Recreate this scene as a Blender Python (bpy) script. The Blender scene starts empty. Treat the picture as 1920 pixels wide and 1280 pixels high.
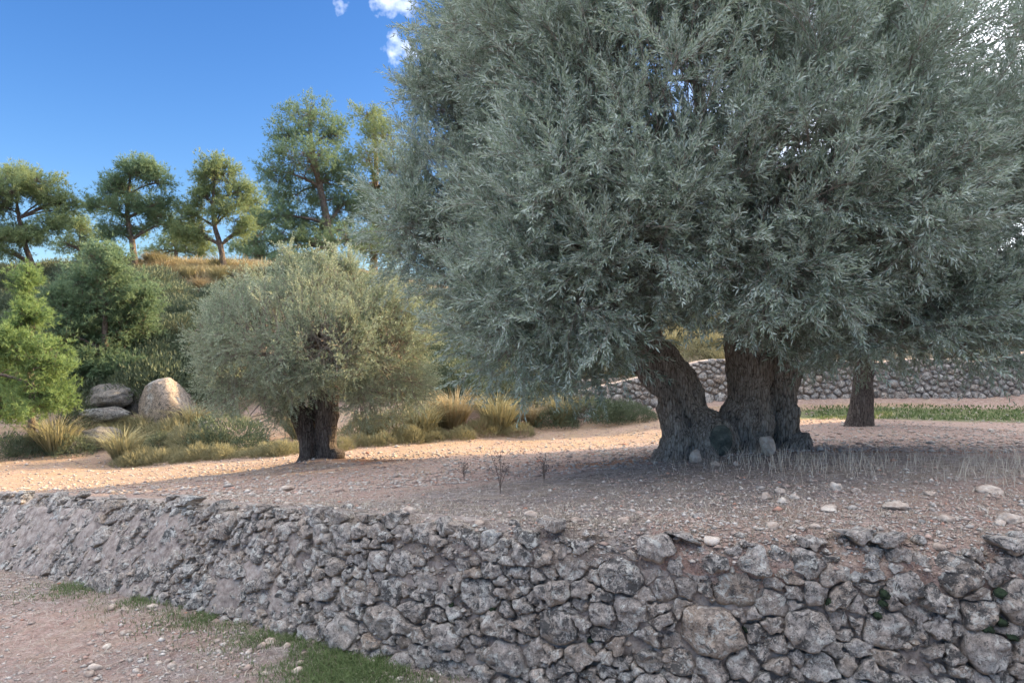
import bpy, math, random
import numpy as np
R = np.random.RandomState
rs = R(7)
random.seed(7)
SC = bpy.context.scene
COL = SC.collection
F = 1387.0
def P(px, py, d):
    """a direction seen from the camera, at a real depth d in metres"""
    return np.array([(px-960)/F*d, d, (640-py)/F*d])

# ------------------------------------------------------------------ camera
cam_d = bpy.data.cameras.new('camera'); cam = bpy.data.objects.new('camera', cam_d); COL.objects.link(cam)
cam_d.sensor_width = 36; cam_d.lens = F/1920*36; cam_d.clip_start = .05; cam_d.clip_end = 3000
cam.location = (0, 0, 0); cam.rotation_euler = (math.radians(90), 0, 0)
SC.camera = cam
# ------------------------------------------------------------------ light
SUN_AZ, SUN_EL = 65.0, 17.0           # azimuth from +Y towards +X
sd = np.array([math.sin(math.radians(SUN_AZ))*math.cos(math.radians(SUN_EL)),
               math.cos(math.radians(SUN_AZ))*math.cos(math.radians(SUN_EL)), math.sin(math.radians(SUN_EL))])
SKY_STRENGTH, SUN_STRENGTH, EXPOSURE = 0.046, 2.6, 2.52
world = bpy.data.worlds.new('World'); SC.world = world; world.use_nodes = True
wn = world.node_tree; wn.nodes.clear()
def N(nt, t, **kw):
    n = nt.nodes.new(t)
    for k, v in kw.items():
        if k.startswith('i_'):
            key = k[2:]; key = int(key) if key.isdigit() else key
            n.inputs[key].default_value = v
        else: setattr(n, k, v)
    return n
def math_(nt, op, a, b=None, clamp=False):
    n = N(nt, 'ShaderNodeMath', operation=op, use_clamp=clamp)
    for i, v in enumerate((a, b)):
        if v is None: continue
        if isinstance(v, (int, float)): n.inputs[i].default_value = v
        else: nt.links.new(v, n.inputs[i])
    return n.outputs[0]
def mixc(nt, f, a, b, mode='MIX'):
    n = N(nt, 'ShaderNodeMix', data_type='RGBA', blend_type=mode)
    for s, v in ((n.inputs[0], f), (n.inputs[6], a), (n.inputs[7], b)):
        if isinstance(v, (int, float)): s.default_value = v
        elif isinstance(v, (tuple, list)): s.default_value = (*v[:3], 1)
        else: nt.links.new(v, s)
    return n.outputs[2]
def ramp(nt, src, stops):
    n = N(nt, 'ShaderNodeValToRGB'); stops = sorted(stops, key=lambda q: q[0]); e = n.color_ramp.elements
    while len(e) < len(stops): e.new(.5)
    for el, (p, c) in zip(e, stops):
        el.position = p; el.color = (*c, 1) if isinstance(c, (tuple, list)) else (c, c, c, 1)
    nt.links.new(src, n.inputs[0]); return n.outputs[0]
sky = N(wn, 'ShaderNodeTexSky', sky_type='NISHITA'); sky.sun_disc = False
sky.sun_elevation = math.radians(SUN_EL); sky.sun_rotation = math.radians(SUN_AZ)
sky.altitude = 400; sky.air_density = 1.0; sky.dust_density = .8; sky.ozone_density = 3.0
hs = N(wn, 'ShaderNodeHueSaturation'); hs.inputs['Hue'].default_value = .512; hs.inputs['Saturation'].default_value = 1.25
wn.links.new(sky.outputs[0], hs.inputs['Color'])
tc = N(wn, 'ShaderNodeTexCoord')
nz = N(wn, 'ShaderNodeTexNoise'); nz.inputs['Scale'].default_value = 75; nz.inputs['Detail'].default_value = 3
wn.links.new(tc.outputs['Generated'], nz.inputs['Vector'])
mask = None
def cloud(px, py, rad, gain=1.0):
    global mask
    c = P(px, py, 1); c /= np.linalg.norm(c)
    v = N(wn, 'ShaderNodeVectorMath', operation='DISTANCE'); wn.links.new(tc.outputs['Generated'], v.inputs[0]); v.inputs[1].default_value = c
    d = math_(wn, 'DIVIDE', v.outputs['Value'], rad)
    m = math_(wn, 'SUBTRACT', 1.0, math_(wn, 'MULTIPLY', d, .62), True)
    m = math_(wn, 'MULTIPLY', m, gain)
    mask = m if mask is None else math_(wn, 'MAXIMUM', mask, m)
cloud(748, 90, .022); cloud(737, 100, .016, .9); cloud(765, 98, .020); cloud(742, 0, .026); cloud(720, 2, .02); cloud(765, 4, .022, .9); cloud(643, 12, .016, .7)
mask = math_(wn, 'ADD', mask, math_(wn, 'MULTIPLY', math_(wn, 'SUBTRACT', nz.outputs[0], .5), 1.5))
mask = math_(wn, 'MULTIPLY', math_(wn, 'MULTIPLY', math_(wn, 'SUBTRACT', mask, .5), 1.1, True), .3)
# broken thin cloud on the sunward side of the sky
nz2 = N(wn, 'ShaderNodeTexNoise'); nz2.inputs['Scale'].default_value = 2.2; nz2.inputs['Detail'].default_value = 7
wn.links.new(tc.outputs['Generated'], nz2.inputs['Vector'])
v = N(wn, 'ShaderNodeVectorMath', operation='DOT_PRODUCT'); wn.links.new(tc.outputs['Generated'], v.inputs[0])
v.inputs[1].default_value = (sd[0], sd[1], sd[2])
near = math_(wn, 'MULTIPLY', math_(wn, 'SUBTRACT', v.outputs['Value'], .62), 3.2, True)
m2 = math_(wn, 'MULTIPLY', near, math_(wn, 'MULTIPLY', math_(wn, 'SUBTRACT', nz2.outputs[0], .32), 4.0, True))
mask = math_(wn, 'MAXIMUM', mask, math_(wn, 'MULTIPLY', m2, .8))
# scattered cloud added high overhead, above the frame, to brighten and whiten the shade
sep = N(wn, 'ShaderNodeSeparateXYZ'); wn.links.new(tc.outputs['Generated'], sep.inputs[0])
m3 = math_(wn, 'MULTIPLY', math_(wn, 'MULTIPLY', math_(wn, 'SUBTRACT', sep.outputs[2], .46), 5, True), math_(wn, 'MULTIPLY', math_(wn, 'SUBTRACT', nz2.outputs[0], .36), 5.0, True))
mask = math_(wn, 'MAXIMUM', mask, math_(wn, 'MULTIPLY', m3, .85))
cl = mixc(wn, mask, hs.outputs[0], (19.0, 18.4, 18.0))
bg = N(wn, 'ShaderNodeBackground'); bg.inputs['Strength'].default_value = SKY_STRENGTH
wn.links.new(cl, bg.inputs['Color'])
wo = N(wn, 'ShaderNodeOutputWorld'); wn.links.new(bg.outputs[0], wo.inputs[0])
sun_d = bpy.data.lights.new('sun', 'SUN'); sun = bpy.data.objects.new('sun', sun_d); COL.objects.link(sun)
sun_d.energy = SUN_STRENGTH; sun_d.angle = math.radians(.6); sun_d.color = (1, .71, .39)
from mathutils import Vector
sun.rotation_euler = Vector(sd).to_track_quat('Z', 'Y').to_euler()
SC.view_settings.view_transform = 'Standard'; SC.view_settings.look = 'None'
SC.view_settings.exposure = EXPOSURE; SC.view_settings.gamma = 1; SC.view_settings.use_curve_mapping = False
SC.render.engine = 'CYCLES'
SC.cycles.max_bounces = 5; SC.cycles.diffuse_bounces = 3; SC.cycles.transmission_bounces = 2; SC.cycles.transparent_max_bounces = 4

# ------------------------------------------------------------------ numeric helpers
def _h(ix, iy, iz, seed):
    n = (ix.astype(np.int64)*374761393 + iy.astype(np.int64)*668265263 + iz.astype(np.int64)*2147483647 + seed*1274126177) & 0xffffffff
    n = ((n ^ (n >> 13))*1274126177) & 0xffffffff
    n = (n ^ (n >> 16)) & 0xffffffff
    return n/4294967295.0
def vnoise(p, seed=0):
    p = np.asarray(p, float); i = np.floor(p).astype(np.int64); f = p-i; f = f*f*(3-2*f); o = 0
    for dx in (0, 1):
        for dy in (0, 1):
            for dz in (0, 1):
                w = (f[..., 0] if dx else 1-f[..., 0])*(f[..., 1] if dy else 1-f[..., 1])*(f[..., 2] if dz else 1-f[..., 2])
                o = o + w*_h(i[..., 0]+dx, i[..., 1]+dy, i[..., 2]+dz, seed)
    return o*2-1
def fbm(p, octv=4, seed=0, gain=.5):
    a, o, t = 1., 0, 0; p = np.asarray(p, float)
    for k in range(octv): o = o+a*vnoise(p*2**k, seed+k*17); t += a; a *= gain
    return o/t
def fbm2(x, y, s, octv=4, seed=0):
    return fbm(np.stack([np.asarray(x)*s, np.asarray(y)*s, np.zeros_like(np.asarray(x, float))+.37], -1), octv, seed)
def nrm(v): return v/np.maximum(np.linalg.norm(v, axis=-1, keepdims=True), 1e-9)
def smooth(e0, e1, x): t = np.clip((x-e0)/(e1-e0), 0, 1); return t*t*(3-2*t)

def make_mesh(name, V, faces, mat, smooth_=False, attrs=None):
    """faces: list of int arrays (n,3) and/or (n,4)"""
    V = np.ascontiguousarray(V, dtype=np.float32); me = bpy.data.meshes.new(name)
    faces = [np.asarray(f, dtype=np.int32) for f in faces if len(f)]
    nl = sum(f.size for f in faces); nf = sum(len(f) for f in faces)
    me.vertices.add(len(V)); me.vertices.foreach_set('co', V.ravel())
    me.loops.add(nl); me.polygons.add(nf)
    me.loops.foreach_set('vertex_index', np.concatenate([f.ravel() for f in faces]))
    st = []; o = 0
    for f in faces:
        st.append(o+np.arange(len(f))*f.shape[1]); o += f.size
    me.polygons.foreach_set('loop_start', np.concatenate(st).astype(np.int32))
    me.polygons.foreach_set('use_smooth', np.full(nf, bool(smooth_)))
    if attrs:
        for k, a in attrs.items():
            at = me.attributes.new(k, 'FLOAT', 'POINT'); at.data.foreach_set('value', np.ascontiguousarray(a, dtype=np.float32))
    me.update(calc_edges=True)
    if mat: me.materials.append(mat)
    return me
def obj(name, me, parent=None, loc=None, **props):
    o = bpy.data.objects.new(name, me); COL.objects.link(o)
    if parent is not None: o.parent = parent
    if loc is not None: o.location = tuple(float(a) for a in loc)
    for k, v in props.items(): o[k] = v
    return o
def empty(name, loc, **props):
    o = bpy.data.objects.new(name, None); COL.objects.link(o); o.location = tuple(float(a) for a in loc); o.empty_display_size = .2
    for k, v in props.items(): o[k] = v
    return o

# ------------------------------------------------------------------ materials
def mat(name):
    m = bpy.data.materials.new(name); m.use_nodes = True; nt = m.node_tree
    b = nt.nodes['Principled BSDF']; b.inputs['Specular IOR Level'].default_value = .25; b.inputs['Roughness'].default_value = .9
    return m, nt, b
def noise(nt, vec, scale, detail=5, rough=.6, dist=0):
    n = N(nt, 'ShaderNodeTexNoise'); n.inputs['Scale'].default_value = scale; n.inputs['Detail'].default_value = detail
    n.inputs['Roughness'].default_value = rough; n.inputs['Distortion'].default_value = dist
    nt.links.new(vec, n.inputs['Vector']); return n.outputs[0]
def vor(nt, vec, scale, feature='F1', rnd=1.0):
    n = N(nt, 'ShaderNodeTexVoronoi', feature=feature); n.inputs['Scale'].default_value = scale; n.inputs['Randomness'].default_value = rnd
    nt.links.new(vec, n.inputs['Vector']); return n
def attr(nt, name):
    a = N(nt, 'ShaderNodeAttribute'); a.attribute_name = name; return a.outputs['Fac']
def pos(nt): return N(nt, 'ShaderNodeNewGeometry').outputs['Position']
def bump(nt, b, h, strength=.5, dist=.02):
    n = N(nt, 'ShaderNodeBump'); n.inputs['Strength'].default_value = strength; n.inputs['Distance'].default_value = dist
    nt.links.new(h, n.inputs['Height']); nt.links.new(n.outputs[0], b.inputs['Normal'])

def leaf_mat(name, top_a, top_b, under, transl=.25, rough=.5):
    m, nt, b = mat(name)
    ti = N(nt, 'ShaderNodeAttribute', attribute_type='INSTANCER'); ti.attribute_name = 'tint'
    r = math_(nt, 'ADD', attr(nt, 'rnd'), math_(nt, 'MULTIPLY', ti.outputs['Fac'], .5), True)
    c = mixc(nt, r, top_a, top_b)
    g = N(nt, 'ShaderNodeNewGeometry')
    c2 = mixc(nt, g.outputs['Backfacing'], c, under)
    big = noise(nt, g.outputs['Position'], .9, 3)
    c2 = mixc(nt, math_(nt, 'MULTIPLY', math_(nt, 'SUBTRACT', big, .35), 1.4, True), c2, mixc(nt, .5, c2, top_b))
    nt.links.new(c2, b.inputs['Base Color']); b.inputs['Roughness'].default_value = rough; b.inputs['Specular IOR Level'].default_value = .35
    t = N(nt, 'ShaderNodeBsdfTranslucent'); nt.links.new(mixc(nt, .5, c2, top_b), t.inputs[0])
    mx = N(nt, 'ShaderNodeMixShader'); mx.inputs[0].default_value = transl
    nt.links.new(b.outputs[0], mx.inputs[1]); nt.links.new(t.outputs[0], mx.inputs[2])
    nt.links.new(mx.outputs[0], nt.nodes['Material Output'].inputs[0])
    return m
M = {}
M['olive'] = leaf_mat('olive_leaf', (.10, .16, .12), (.31, .385, .285), (.46, .54, .49), .25, .48)
M['olive2'] = leaf_mat('olive_leaf_pale', (.13, .19, .125), (.29, .36, .24), (.38, .43, .32), .22, .5)
M['pine'] = leaf_mat('pine_needles', (.10, .18, .12), (.20, .29, .16), (.16, .24, .14), .38, .6)
M['pine_yellow'] = leaf_mat('pine_needles_yellow', (.15, .225, .12), (.26, .325, .155), (.2, .27, .13), .4, .6)
M['pine_young'] = leaf_mat('pine_needles_young', (.13, .22, .09), (.24, .34, .13), (.17, .26, .09), .36, .6)
M['dry'] = leaf_mat('dry_grass', (.30, .24, .14), (.46, .38, .24), (.36, .30, .18), .25, .8)
M['deadweed'] = leaf_mat('dead_weed', (.17, .145, .115), (.36, .32, .26), (.24, .21, .17), .1, .9)
M['golden'] = leaf_mat('golden_grass', (.36, .31, .18), (.54, .48, .31), (.44, .39, .25), .3, .8)
M['esparto'] = leaf_mat('esparto', (.17, .175, .09), (.37, .34, .20), (.28, .27, .15), .2, .7)
M['green'] = leaf_mat('green_grass', (.07, .12, .045), (.17, .22, .09), (.11, .16, .06), .3, .6)
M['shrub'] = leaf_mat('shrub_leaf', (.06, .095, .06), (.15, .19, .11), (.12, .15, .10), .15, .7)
M['shrub_yellow'] = leaf_mat('shrub_yellow', (.18, .18, .095), (.34, .32, .19), (.26, .25, .14), .2, .7)

def bark_mat(name, dark, mid, light, sc=1.0):
    m, nt, b = mat(name); p = pos(nt)
    mp = N(nt, 'ShaderNodeMapping'); mp.inputs['Scale'].default_value = (16*sc, 16*sc, 2.8*sc); nt.links.new(p, mp.inputs[0])
    n1 = noise(nt, mp.outputs[0], 1.6, 8, .7, 1.2)
    v1 = vor(nt, mp.outputs[0], 2.2, 'DISTANCE_TO_EDGE').outputs['Distance']
    fine = noise(nt, p, 34*sc, 6, .8)
    h = math_(nt, 'ADD', math_(nt, 'MULTIPLY', math_(nt, 'MINIMUM', v1, .18), 1.0), math_(nt, 'ADD', n1, math_(nt, 'MULTIPLY', fine, .45)))
    h = math_(nt, 'MULTIPLY', math_(nt, 'SUBTRACT', h, .45), 1.25)
    c = ramp(nt, h, [(.22, dark), (.5, mid), (.78, light)])
    big = noise(nt, p, 2.3, 4)
    c = mixc(nt, math_(nt, 'MULTIPLY', math_(nt, 'SUBTRACT', big, .45), 2.5, True), c, mixc(nt, .5, c, dark))
    nt.links.new(c, b.inputs['Base Color']); bump(nt, b, h, 1.0, .06); return m
M['bark'] = bark_mat('olive_bark', (.09, .075, .066), (.40, .345, .30), (.66, .61, .56))
M['bark_pine'] = bark_mat('pine_bark', (.07, .055, .05), (.19, .155, .135), (.30, .26, .23), .7)
M['bark_dark'] = bark_mat('old_dark_bark', (.04, .033, .03), (.15, .125, .11), (.30, .27, .24))
M['twig'] = mat('twig')[0]; M['twig'].node_tree.nodes['Principled BSDF'].inputs['Base Color'].default_value = (.24, .215, .19, 1)
m, nt, b = mat('scar'); p = pos(nt)
c = ramp(nt, noise(nt, p, 14, 6), [(.35, (.045, .05, .045)), (.55, (.10, .11, .095)), (.75, (.20, .20, .17))])
nt.links.new(c, b.inputs['Base Color']); bump(nt, b, noise(nt, p, 40), .6, .02); M['scar'] = m

# weathered limestone with lichen
def stone_mat(name, base1, base2, lich=.5, tan=(.40, .30, .22), dark=(.075, .077, .08), rust=True):
    m, nt, b = mat(name); p = pos(nt)
    oi = N(nt, 'ShaderNodeObjectInfo').outputs['Random']
    n1 = noise(nt, p, 5.5, 6, .65)
    rnd = attr(nt, 'rnd')
    seed = math_(nt, 'FRACT', math_(nt, 'ADD', oi, math_(nt, 'MULTIPLY', rnd, 7.31)))
    c = mixc(nt, seed, base1, base2)
    tn = math_(nt, 'MULTIPLY', math_(nt, 'SUBTRACT', math_(nt, 'FRACT', math_(nt, 'MULTIPLY', seed, 13.7)), .72), 3, True)
    c = mixc(nt, math_(nt, 'MULTIPLY', tn, .7), c, (.47, .37, .29))
    st = math_(nt, 'MULTIPLY', math_(nt, 'SUBTRACT', noise(nt, p, 1.7, 4, .6), .56), 9, True)
    c = mixc(nt, math_(nt, 'MULTIPLY', st, .5), c, (.56, .62, .64))
    c = mixc(nt, math_(nt, 'MULTIPLY', math_(nt, 'SUBTRACT', n1, .42), 3, True), c, mixc(nt, .6, c, tan))
    c = mixc(nt, 1.0, c, ramp(nt, noise(nt, p, 26, 8, .8), [(.36, .42), (.5, 1.0), (.62, 1.5)]), 'MULTIPLY')
    # dark crust lichen
    n2 = noise(nt, p, 13, 8, .75, .6)
    dk = math_(nt, 'MULTIPLY', math_(nt, 'SUBTRACT', n2, math_(nt, 'SUBTRACT', .555, math_(nt, 'MULTIPLY', seed, .10))), 13, True)
    c = mixc(nt, math_(nt, 'MULTIPLY', dk, .9), c, dark)
    # pale lichen blotches and specks
    n3 = noise(nt, p, 12, 8, .78, .8)
    pl = math_(nt, 'MULTIPLY', math_(nt, 'SUBTRACT', n3, .655-.12*lich), 16, True)
    c = mixc(nt, math_(nt, 'MULTIPLY', pl, .85), c, (.72, .72, .68))
    vp = vor(nt, p, 42); sp = math_(nt, 'MULTIPLY', math_(nt, 'SUBTRACT', .26, vp.outputs['Distance']), 12, True)
    spm = math_(nt, 'MULTIPLY', math_(nt, 'SUBTRACT', noise(nt, p, 4.2, 3), .42), 6, True)
    c = mixc(nt, math_(nt, 'MULTIPLY', math_(nt, 'MULTIPLY', sp, spm), .75), c, (.72, .71, .67))
    vd = vor(nt, p, 65); sp2 = math_(nt, 'MULTIPLY', math_(nt, 'SUBTRACT', .30, vd.outputs['Distance']), 9, True)
    c = mixc(nt, math_(nt, 'MULTIPLY', sp2, .55), c, dark)
    # the underside of a stone is bare, unweathered rock
    ng = N(nt, 'ShaderNodeSeparateXYZ'); nt.links.new(N(nt, 'ShaderNodeNewGeometry').outputs['Normal'], ng.inputs[0])
    dn = math_(nt, 'MULTIPLY', math_(nt, 'SUBTRACT', -.28, ng.outputs[2]), 3.2, True)
    if rust: c = mixc(nt, math_(nt, 'MULTIPLY', dn, .75), c, tan)
    nt.links.new(c, b.inputs['Base Color'])
    h = math_(nt, 'ADD', math_(nt, 'ADD', n2, math_(nt, 'MULTIPLY', n3, .7)), math_(nt, 'MULTIPLY', noise(nt, p, 55, 6, .8), .6))
    bump(nt, b, h, 1.0, .04); b.inputs['Roughness'].default_value = .95
    return m
M['stone'] = stone_mat('limestone', (.37, .335, .315), (.58, .535, .50), 1.0)
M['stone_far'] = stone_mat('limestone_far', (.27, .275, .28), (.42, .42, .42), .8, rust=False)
M['rock'] = stone_mat('grey_rock', (.15, .148, .146), (.24, .235, .23), -.1, tan=(.34, .29, .24), rust=False)
m, nt, b = mat('pebble'); r = attr(nt, 'rnd'); p = pos(nt)
c = ramp(nt, r, [(0, (.30, .225, .19)), (.25, (.42, .32, .27)), (.5, (.36, .33, .30)), (.75, (.48, .44, .40)), (.93, (.56, .53, .49)), (1, (.45, .22, .15))])
c = mixc(nt, math_(nt, 'MULTIPLY', math_(nt, 'SUBTRACT', noise(nt, p, 30, 5), .45), 2.5, True), c, (.22, .19, .17))
nt.links.new(c, b.inputs['Base Color']); bump(nt, b, noise(nt, p, 70), .4, .01); M['pebble'] = m
m, nt, b = mat('pale_stone'); p = pos(nt)
c = ramp(nt, noise(nt, p, 9, 7, .7), [(.34, (.22, .165, .135)), (.5, (.42, .35, .30)), (.64, (.60, .55, .49))])
nt.links.new(c, b.inputs['Base Color']); bump(nt, b, noise(nt, p, 26, 7, .7), .6, .02); M['pale_stone'] = m
m, nt, b = mat('moss'); p = pos(nt)
c = ramp(nt, noise(nt, p, 40, 4), [(.3, (.008, .014, .010)), (.6, (.025, .042, .022)), (.8, (.05, .07, .03))])
nt.links.new(c, b.inputs['Base Color']); bump(nt, b, noise(nt, p, 120), .9, .01); M['moss'] = m

# soil: vertex attributes say which kind of ground it is and where sunlit warmth is painted
def soil_mat(name):
    m, nt, b = mat(name); p = pos(nt)
    pebble = vor(nt, p, 26); pb2 = vor(nt, p, 60)
    n1 = noise(nt, p, 1.6, 6, .65); n2 = noise(nt, p, 9, 8, .75); n3 = noise(nt, p, 45, 6, .8)
    c = ramp(nt, n2, [(.3, (.29, .18, .15)), (.46, (.45, .315, .27)), (.6, (.53, .41, .36)), (.76, (.60, .52, .47))])
    litter = ramp(nt, n2, [(.34, (.13, .105, .10)), (.47, (.29, .245, .23)), (.58, (.41, .36, .34)), (.7, (.55, .50, .475))])
    rustc = ramp(nt, n2, [(.3, (.20, .085, .045)), (.55, (.36, .18, .10)), (.8, (.46, .29, .19))])
    sunlit_sandc = ramp(nt, n2, [(.3, (.34, .22, .14)), (.55, (.47, .33, .21)), (.8, (.54, .42, .29))])
    greenc = ramp(nt, n2, [(.3, (.06, .09, .03)), (.55, (.12, .17, .055)), (.8, (.26, .24, .13))])
    hillc = ramp(nt, n2, [(.3, (.10, .085, .06)), (.5, (.20, .17, .11)), (.7, (.33, .28, .19)), (.85, (.42, .38, .30))])
    def m_(a, sharp=3.0, thr=.5):
        return math_(nt, 'ADD', math_(nt, 'MULTIPLY', math_(nt, 'SUBTRACT', math_(nt, 'ADD', attr(nt, a), math_(nt, 'MULTIPLY', math_(nt, 'SUBTRACT', math_(nt, 'ADD', math_(nt, 'MULTIPLY', n1, .5), math_(nt, 'MULTIPLY', n2, .5)), .5), 1.5)), thr), sharp), .5, True)
    c = mixc(nt, m_('sand'), c, sunlit_sandc); c = mixc(nt, m_('rust'), c, rustc)
    c = mixc(nt, m_('hill'), c, hillc); c = mixc(nt, m_('litter', 2.4), c, litter); c = mixc(nt, m_('green'), c, greenc)
    c = mixc(nt, 1.0, c, ramp(nt, noise(nt, p, 34, 8, .85), [(.35, .5), (.5, .97), (.64, 1.3)]), 'MULTIPLY')
    c = mixc(nt, math_(nt, 'MULTIPLY', math_(nt, 'SUBTRACT', noise(nt, p, 3.1, 5, .7), .45), 3.0, True), c, mixc(nt, .55, c, (.44, .36, .25)))
    stc = ramp(nt, pebble.outputs['Color'], [(0, (.28, .22, .19)), (.5, (.42, .35, .30)), (1, (.55, .51, .47))])
    pm = math_(nt, 'MULTIPLY', math_(nt, 'SUBTRACT', .33, pebble.outputs['Distance']), 10, True)
    pm = math_(nt, 'MULTIPLY', pm, math_(nt, 'MULTIPLY', math_(nt, 'SUBTRACT', n1, .36), 4, True))
    c = mixc(nt, math_(nt, 'MULTIPLY', pm, .85), c, stc)
    stc2 = ramp(nt, pb2.outputs['Color'], [(0, (.18, .13, .11)), (.5, (.40, .32, .28)), (1, (.56, .50, .46))])
    pm2 = math_(nt, 'MULTIPLY', math_(nt, 'SUBTRACT', .36, pb2.outputs['Distance']), 8, True)
    c = mixc(nt, math_(nt, 'MULTIPLY', pm2, .6), c, stc2)
    c = mixc(nt, math_(nt, 'MULTIPLY', math_(nt, 'SUBTRACT', n3, .52), 3.5, True), c, mixc(nt, .55, c, (.10, .08, .07)))
    nt.links.new(c, b.inputs['Base Color'])
    h = math_(nt, 'ADD', math_(nt, 'MULTIPLY', pm, .5), math_(nt, 'ADD', math_(nt, 'MULTIPLY', pm2, .3), math_(nt, 'ADD', n2, math_(nt, 'MULTIPLY', n3, .5))))
    bump(nt, b, h, 1.0, .05); b.inputs['Roughness'].default_value = .97
    return m
M['soil'] = soil_mat('soil')
m, nt, b = mat('earth_fill'); p = pos(nt)
n2 = noise(nt, p, 11, 8, .75); n3 = noise(nt, p, 40, 6, .8)
c = ramp(nt, n2, [(.34, (.13, .105, .095)), (.46, (.28, .235, .215)), (.58, (.41, .36, .33)), (.7, (.56, .52, .49))])
c = mixc(nt, math_(nt, 'MULTIPLY', math_(nt, 'SUBTRACT', n3, .55), 5, True), c, (.36, .34, .31))
nt.links.new(c, b.inputs['Base Color']); bump(nt, b, math_(nt, 'ADD', n2, math_(nt, 'MULTIPLY', n3, .6)), .9, .03); M['earth'] = m

# ------------------------------------------------------------------ terrain functions
WX = np.array([-30, -19, -11.8, -6.8, -4.9, -3.47, -2.06, -1.01, 0, 1.1, 2.91, 6, 12, 30.])
WY = np.array([24, 17, 12.6, 9.7, 8.4, 7.3, 6.2, 5.4, 4.9, 4.5, 4.2, 4.05, 4.0, 4.0])
WT = np.array([-3.4, -2.9, -2.4, -1.95, -1.74, -1.53, -1.36, -1.235, -1.18, -1.13, -1.12, -1.1, -1.1, -1.1])
WB = np.array([-4.0, -3.6, -3.1, -2.72, -2.53, -2.40, -2.27, -2.22, -2.28, -2.33, -2.36, -2.4, -2.4, -2.4])
gx = np.arange(-30, 30.01, .02)
def _sm(a):
    g = np.interp(gx, WX, a); k = np.hanning(61); k /= k.sum()
    return np.convolve(np.pad(g, 30, 'edge'), k, 'valid')
_wy, _wt, _wb = _sm(WY), _sm(WT), _sm(WB)
_wy = _wy + .05*fbm2(gx, gx*0, .8, 3, 5)
def wy(x): return np.interp(x, gx, _wy)
def wt(x): return np.interp(x, gx, _wt)
def wb(x): return np.interp(x, gx, _wb)
def tps(pts):
    pts = np.array(pts, float); n = len(pts); xy = pts[:, :2]
    def U(r2): return .5*r2*np.log(np.maximum(r2, 1e-9))
    r2 = ((xy[:, None]-xy[None])**2).sum(-1); K = U(r2)+np.eye(n)*.35
    Pm = np.c_[np.ones(n), xy]; A = np.block([[K, Pm], [Pm.T, np.zeros((3, 3))]])
    w = np.linalg.solve(A, np.r_[pts[:, 2], 0, 0, 0])
    def f(x, y):
        x = np.asarray(x, float); y = np.asarray(y, float); o = w[n]+w[n+1]*x+w[n+2]*y
        for i in range(n): o = o+w[i]*U((x-xy[i, 0])**2+(y-xy[i, 1])**2)
        return o
    return f
cp = [P(*a) for a in [
    (1370, 862, 8.5), (600, 868, 12.5), (1900, 756, 19), (1100, 792, 19), (1610, 797, 15), (870, 826, 17), (250, 874, 15.5), (0, 884, 14.8),
    (1920, 900, 6), (1500, 770, 18.5), (-300, 900, 15.5), (980, 880, 9.0), (700, 905, 9.3),
    (100, 830, 17.5), (60, 760, 20), (60, 650, 24), (80, 556, 28), (255, 512, 30), (420, 512, 30), (200, 650, 22.5), (300, 815, 18.2), (300, 700, 20.8), (200, 805, 18.4), (280, 590, 25),
    (600, 520, 31), (560, 700, 21), (700, 512, 34), (860, 560, 33), (860, 700, 22), (860, 640, 26), (1000, 745, 21), (1100, 650, 26), (1300, 625, 29),
    (1100, 590, 36), (1600, 610, 32), (1900, 610, 32), (-300, 600, 26), (-300, 800, 19), (1700, 690, 21.5), (1920, 685, 21), (1300, 700, 21.5)]]
cp += [(-34, 44, 5), (-10, 46, 3.2), (12, 46, 1), (34, 46, 0), (34, 24, -.8), (30, 12, -1.0), (-40, 24, 1.5), (-40, 44, 5), (44, 10, -1.), (20, 8, -1.1), (20, 16, -1.2)]
_ht = tps(cp)
_n = np.array([-math.cos(math.radians(SUN_AZ)), math.sin(math.radians(SUN_AZ))]); _t = np.array([math.sin(math.radians(SUN_AZ)), math.cos(math.radians(SUN_AZ))])
PEDGE = 11.4
def ridge(x, y):
    """the hillside east of the grove, out of the picture on the right, that keeps the near terrace in shade"""
    pp = x*_n[0]+y*_n[1]; tt = x*_t[0]+y*_t[1]
    h = smooth(25, 33, tt)*(1-smooth(75, 120, tt))*smooth(PEDGE+2.6, PEDGE-3.2, pp)*smooth(-60, -30, pp)
    return h*(15+1.5*fbm2(x, y, .12, 3, 9))
def Ht(x, y, detail=True):
    x = np.asarray(x, float); y = np.asarray(y, float)
    z = _ht(x, y)
    near = np.exp(-np.maximum(y-wy(x), 0)/1.2)           # meets the wall top
    z = z*(1-near)+wt(x)*near
    r = np.hypot(x, y); far = smooth(44, 80, r); z = z*(1-far)+(-3+3*fbm2(x, y, .012, 3, 3))*far
    z = z+ridge(x, y)
    # mound at the foot of the big olive
    z = z+.10*np.exp(-(((x-2.7)/1.6)**2+((y-8.3)/1.3)**2))+.10*np.exp(-(((x+3.2)/.6)**2+((y-12.3)/.5)**2))
    if detail:
        z = z+.035*fbm2(x, y, .9, 3, 1)+.016*fbm2(x, y, 5, 3, 2)
        hill = smooth(18, 23, y)*(r < 70); z = z+hill*.35*fbm2(x, y, .45, 4, 6)
    return z
_hp = tps([(x, wy(x), wb(x)) for x in (-19, -11.8, -6.8, -4.9, -3.47, -2.06, -1, 0, 1.1, 2.9, 6)] +
          [(-3.5, 5.1, -2.36), (-6, 6, -2.5), (-9, 8, -2.75), (-2, 3, -2.34), (-8, 3, -2.45), (-14, 8, -2.9), (2, 2, -2.4), (-5, -4, -2.4), (6, -4, -2.4), (-20, 0, -2.6), (-30, 14, -3.6)])
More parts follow.
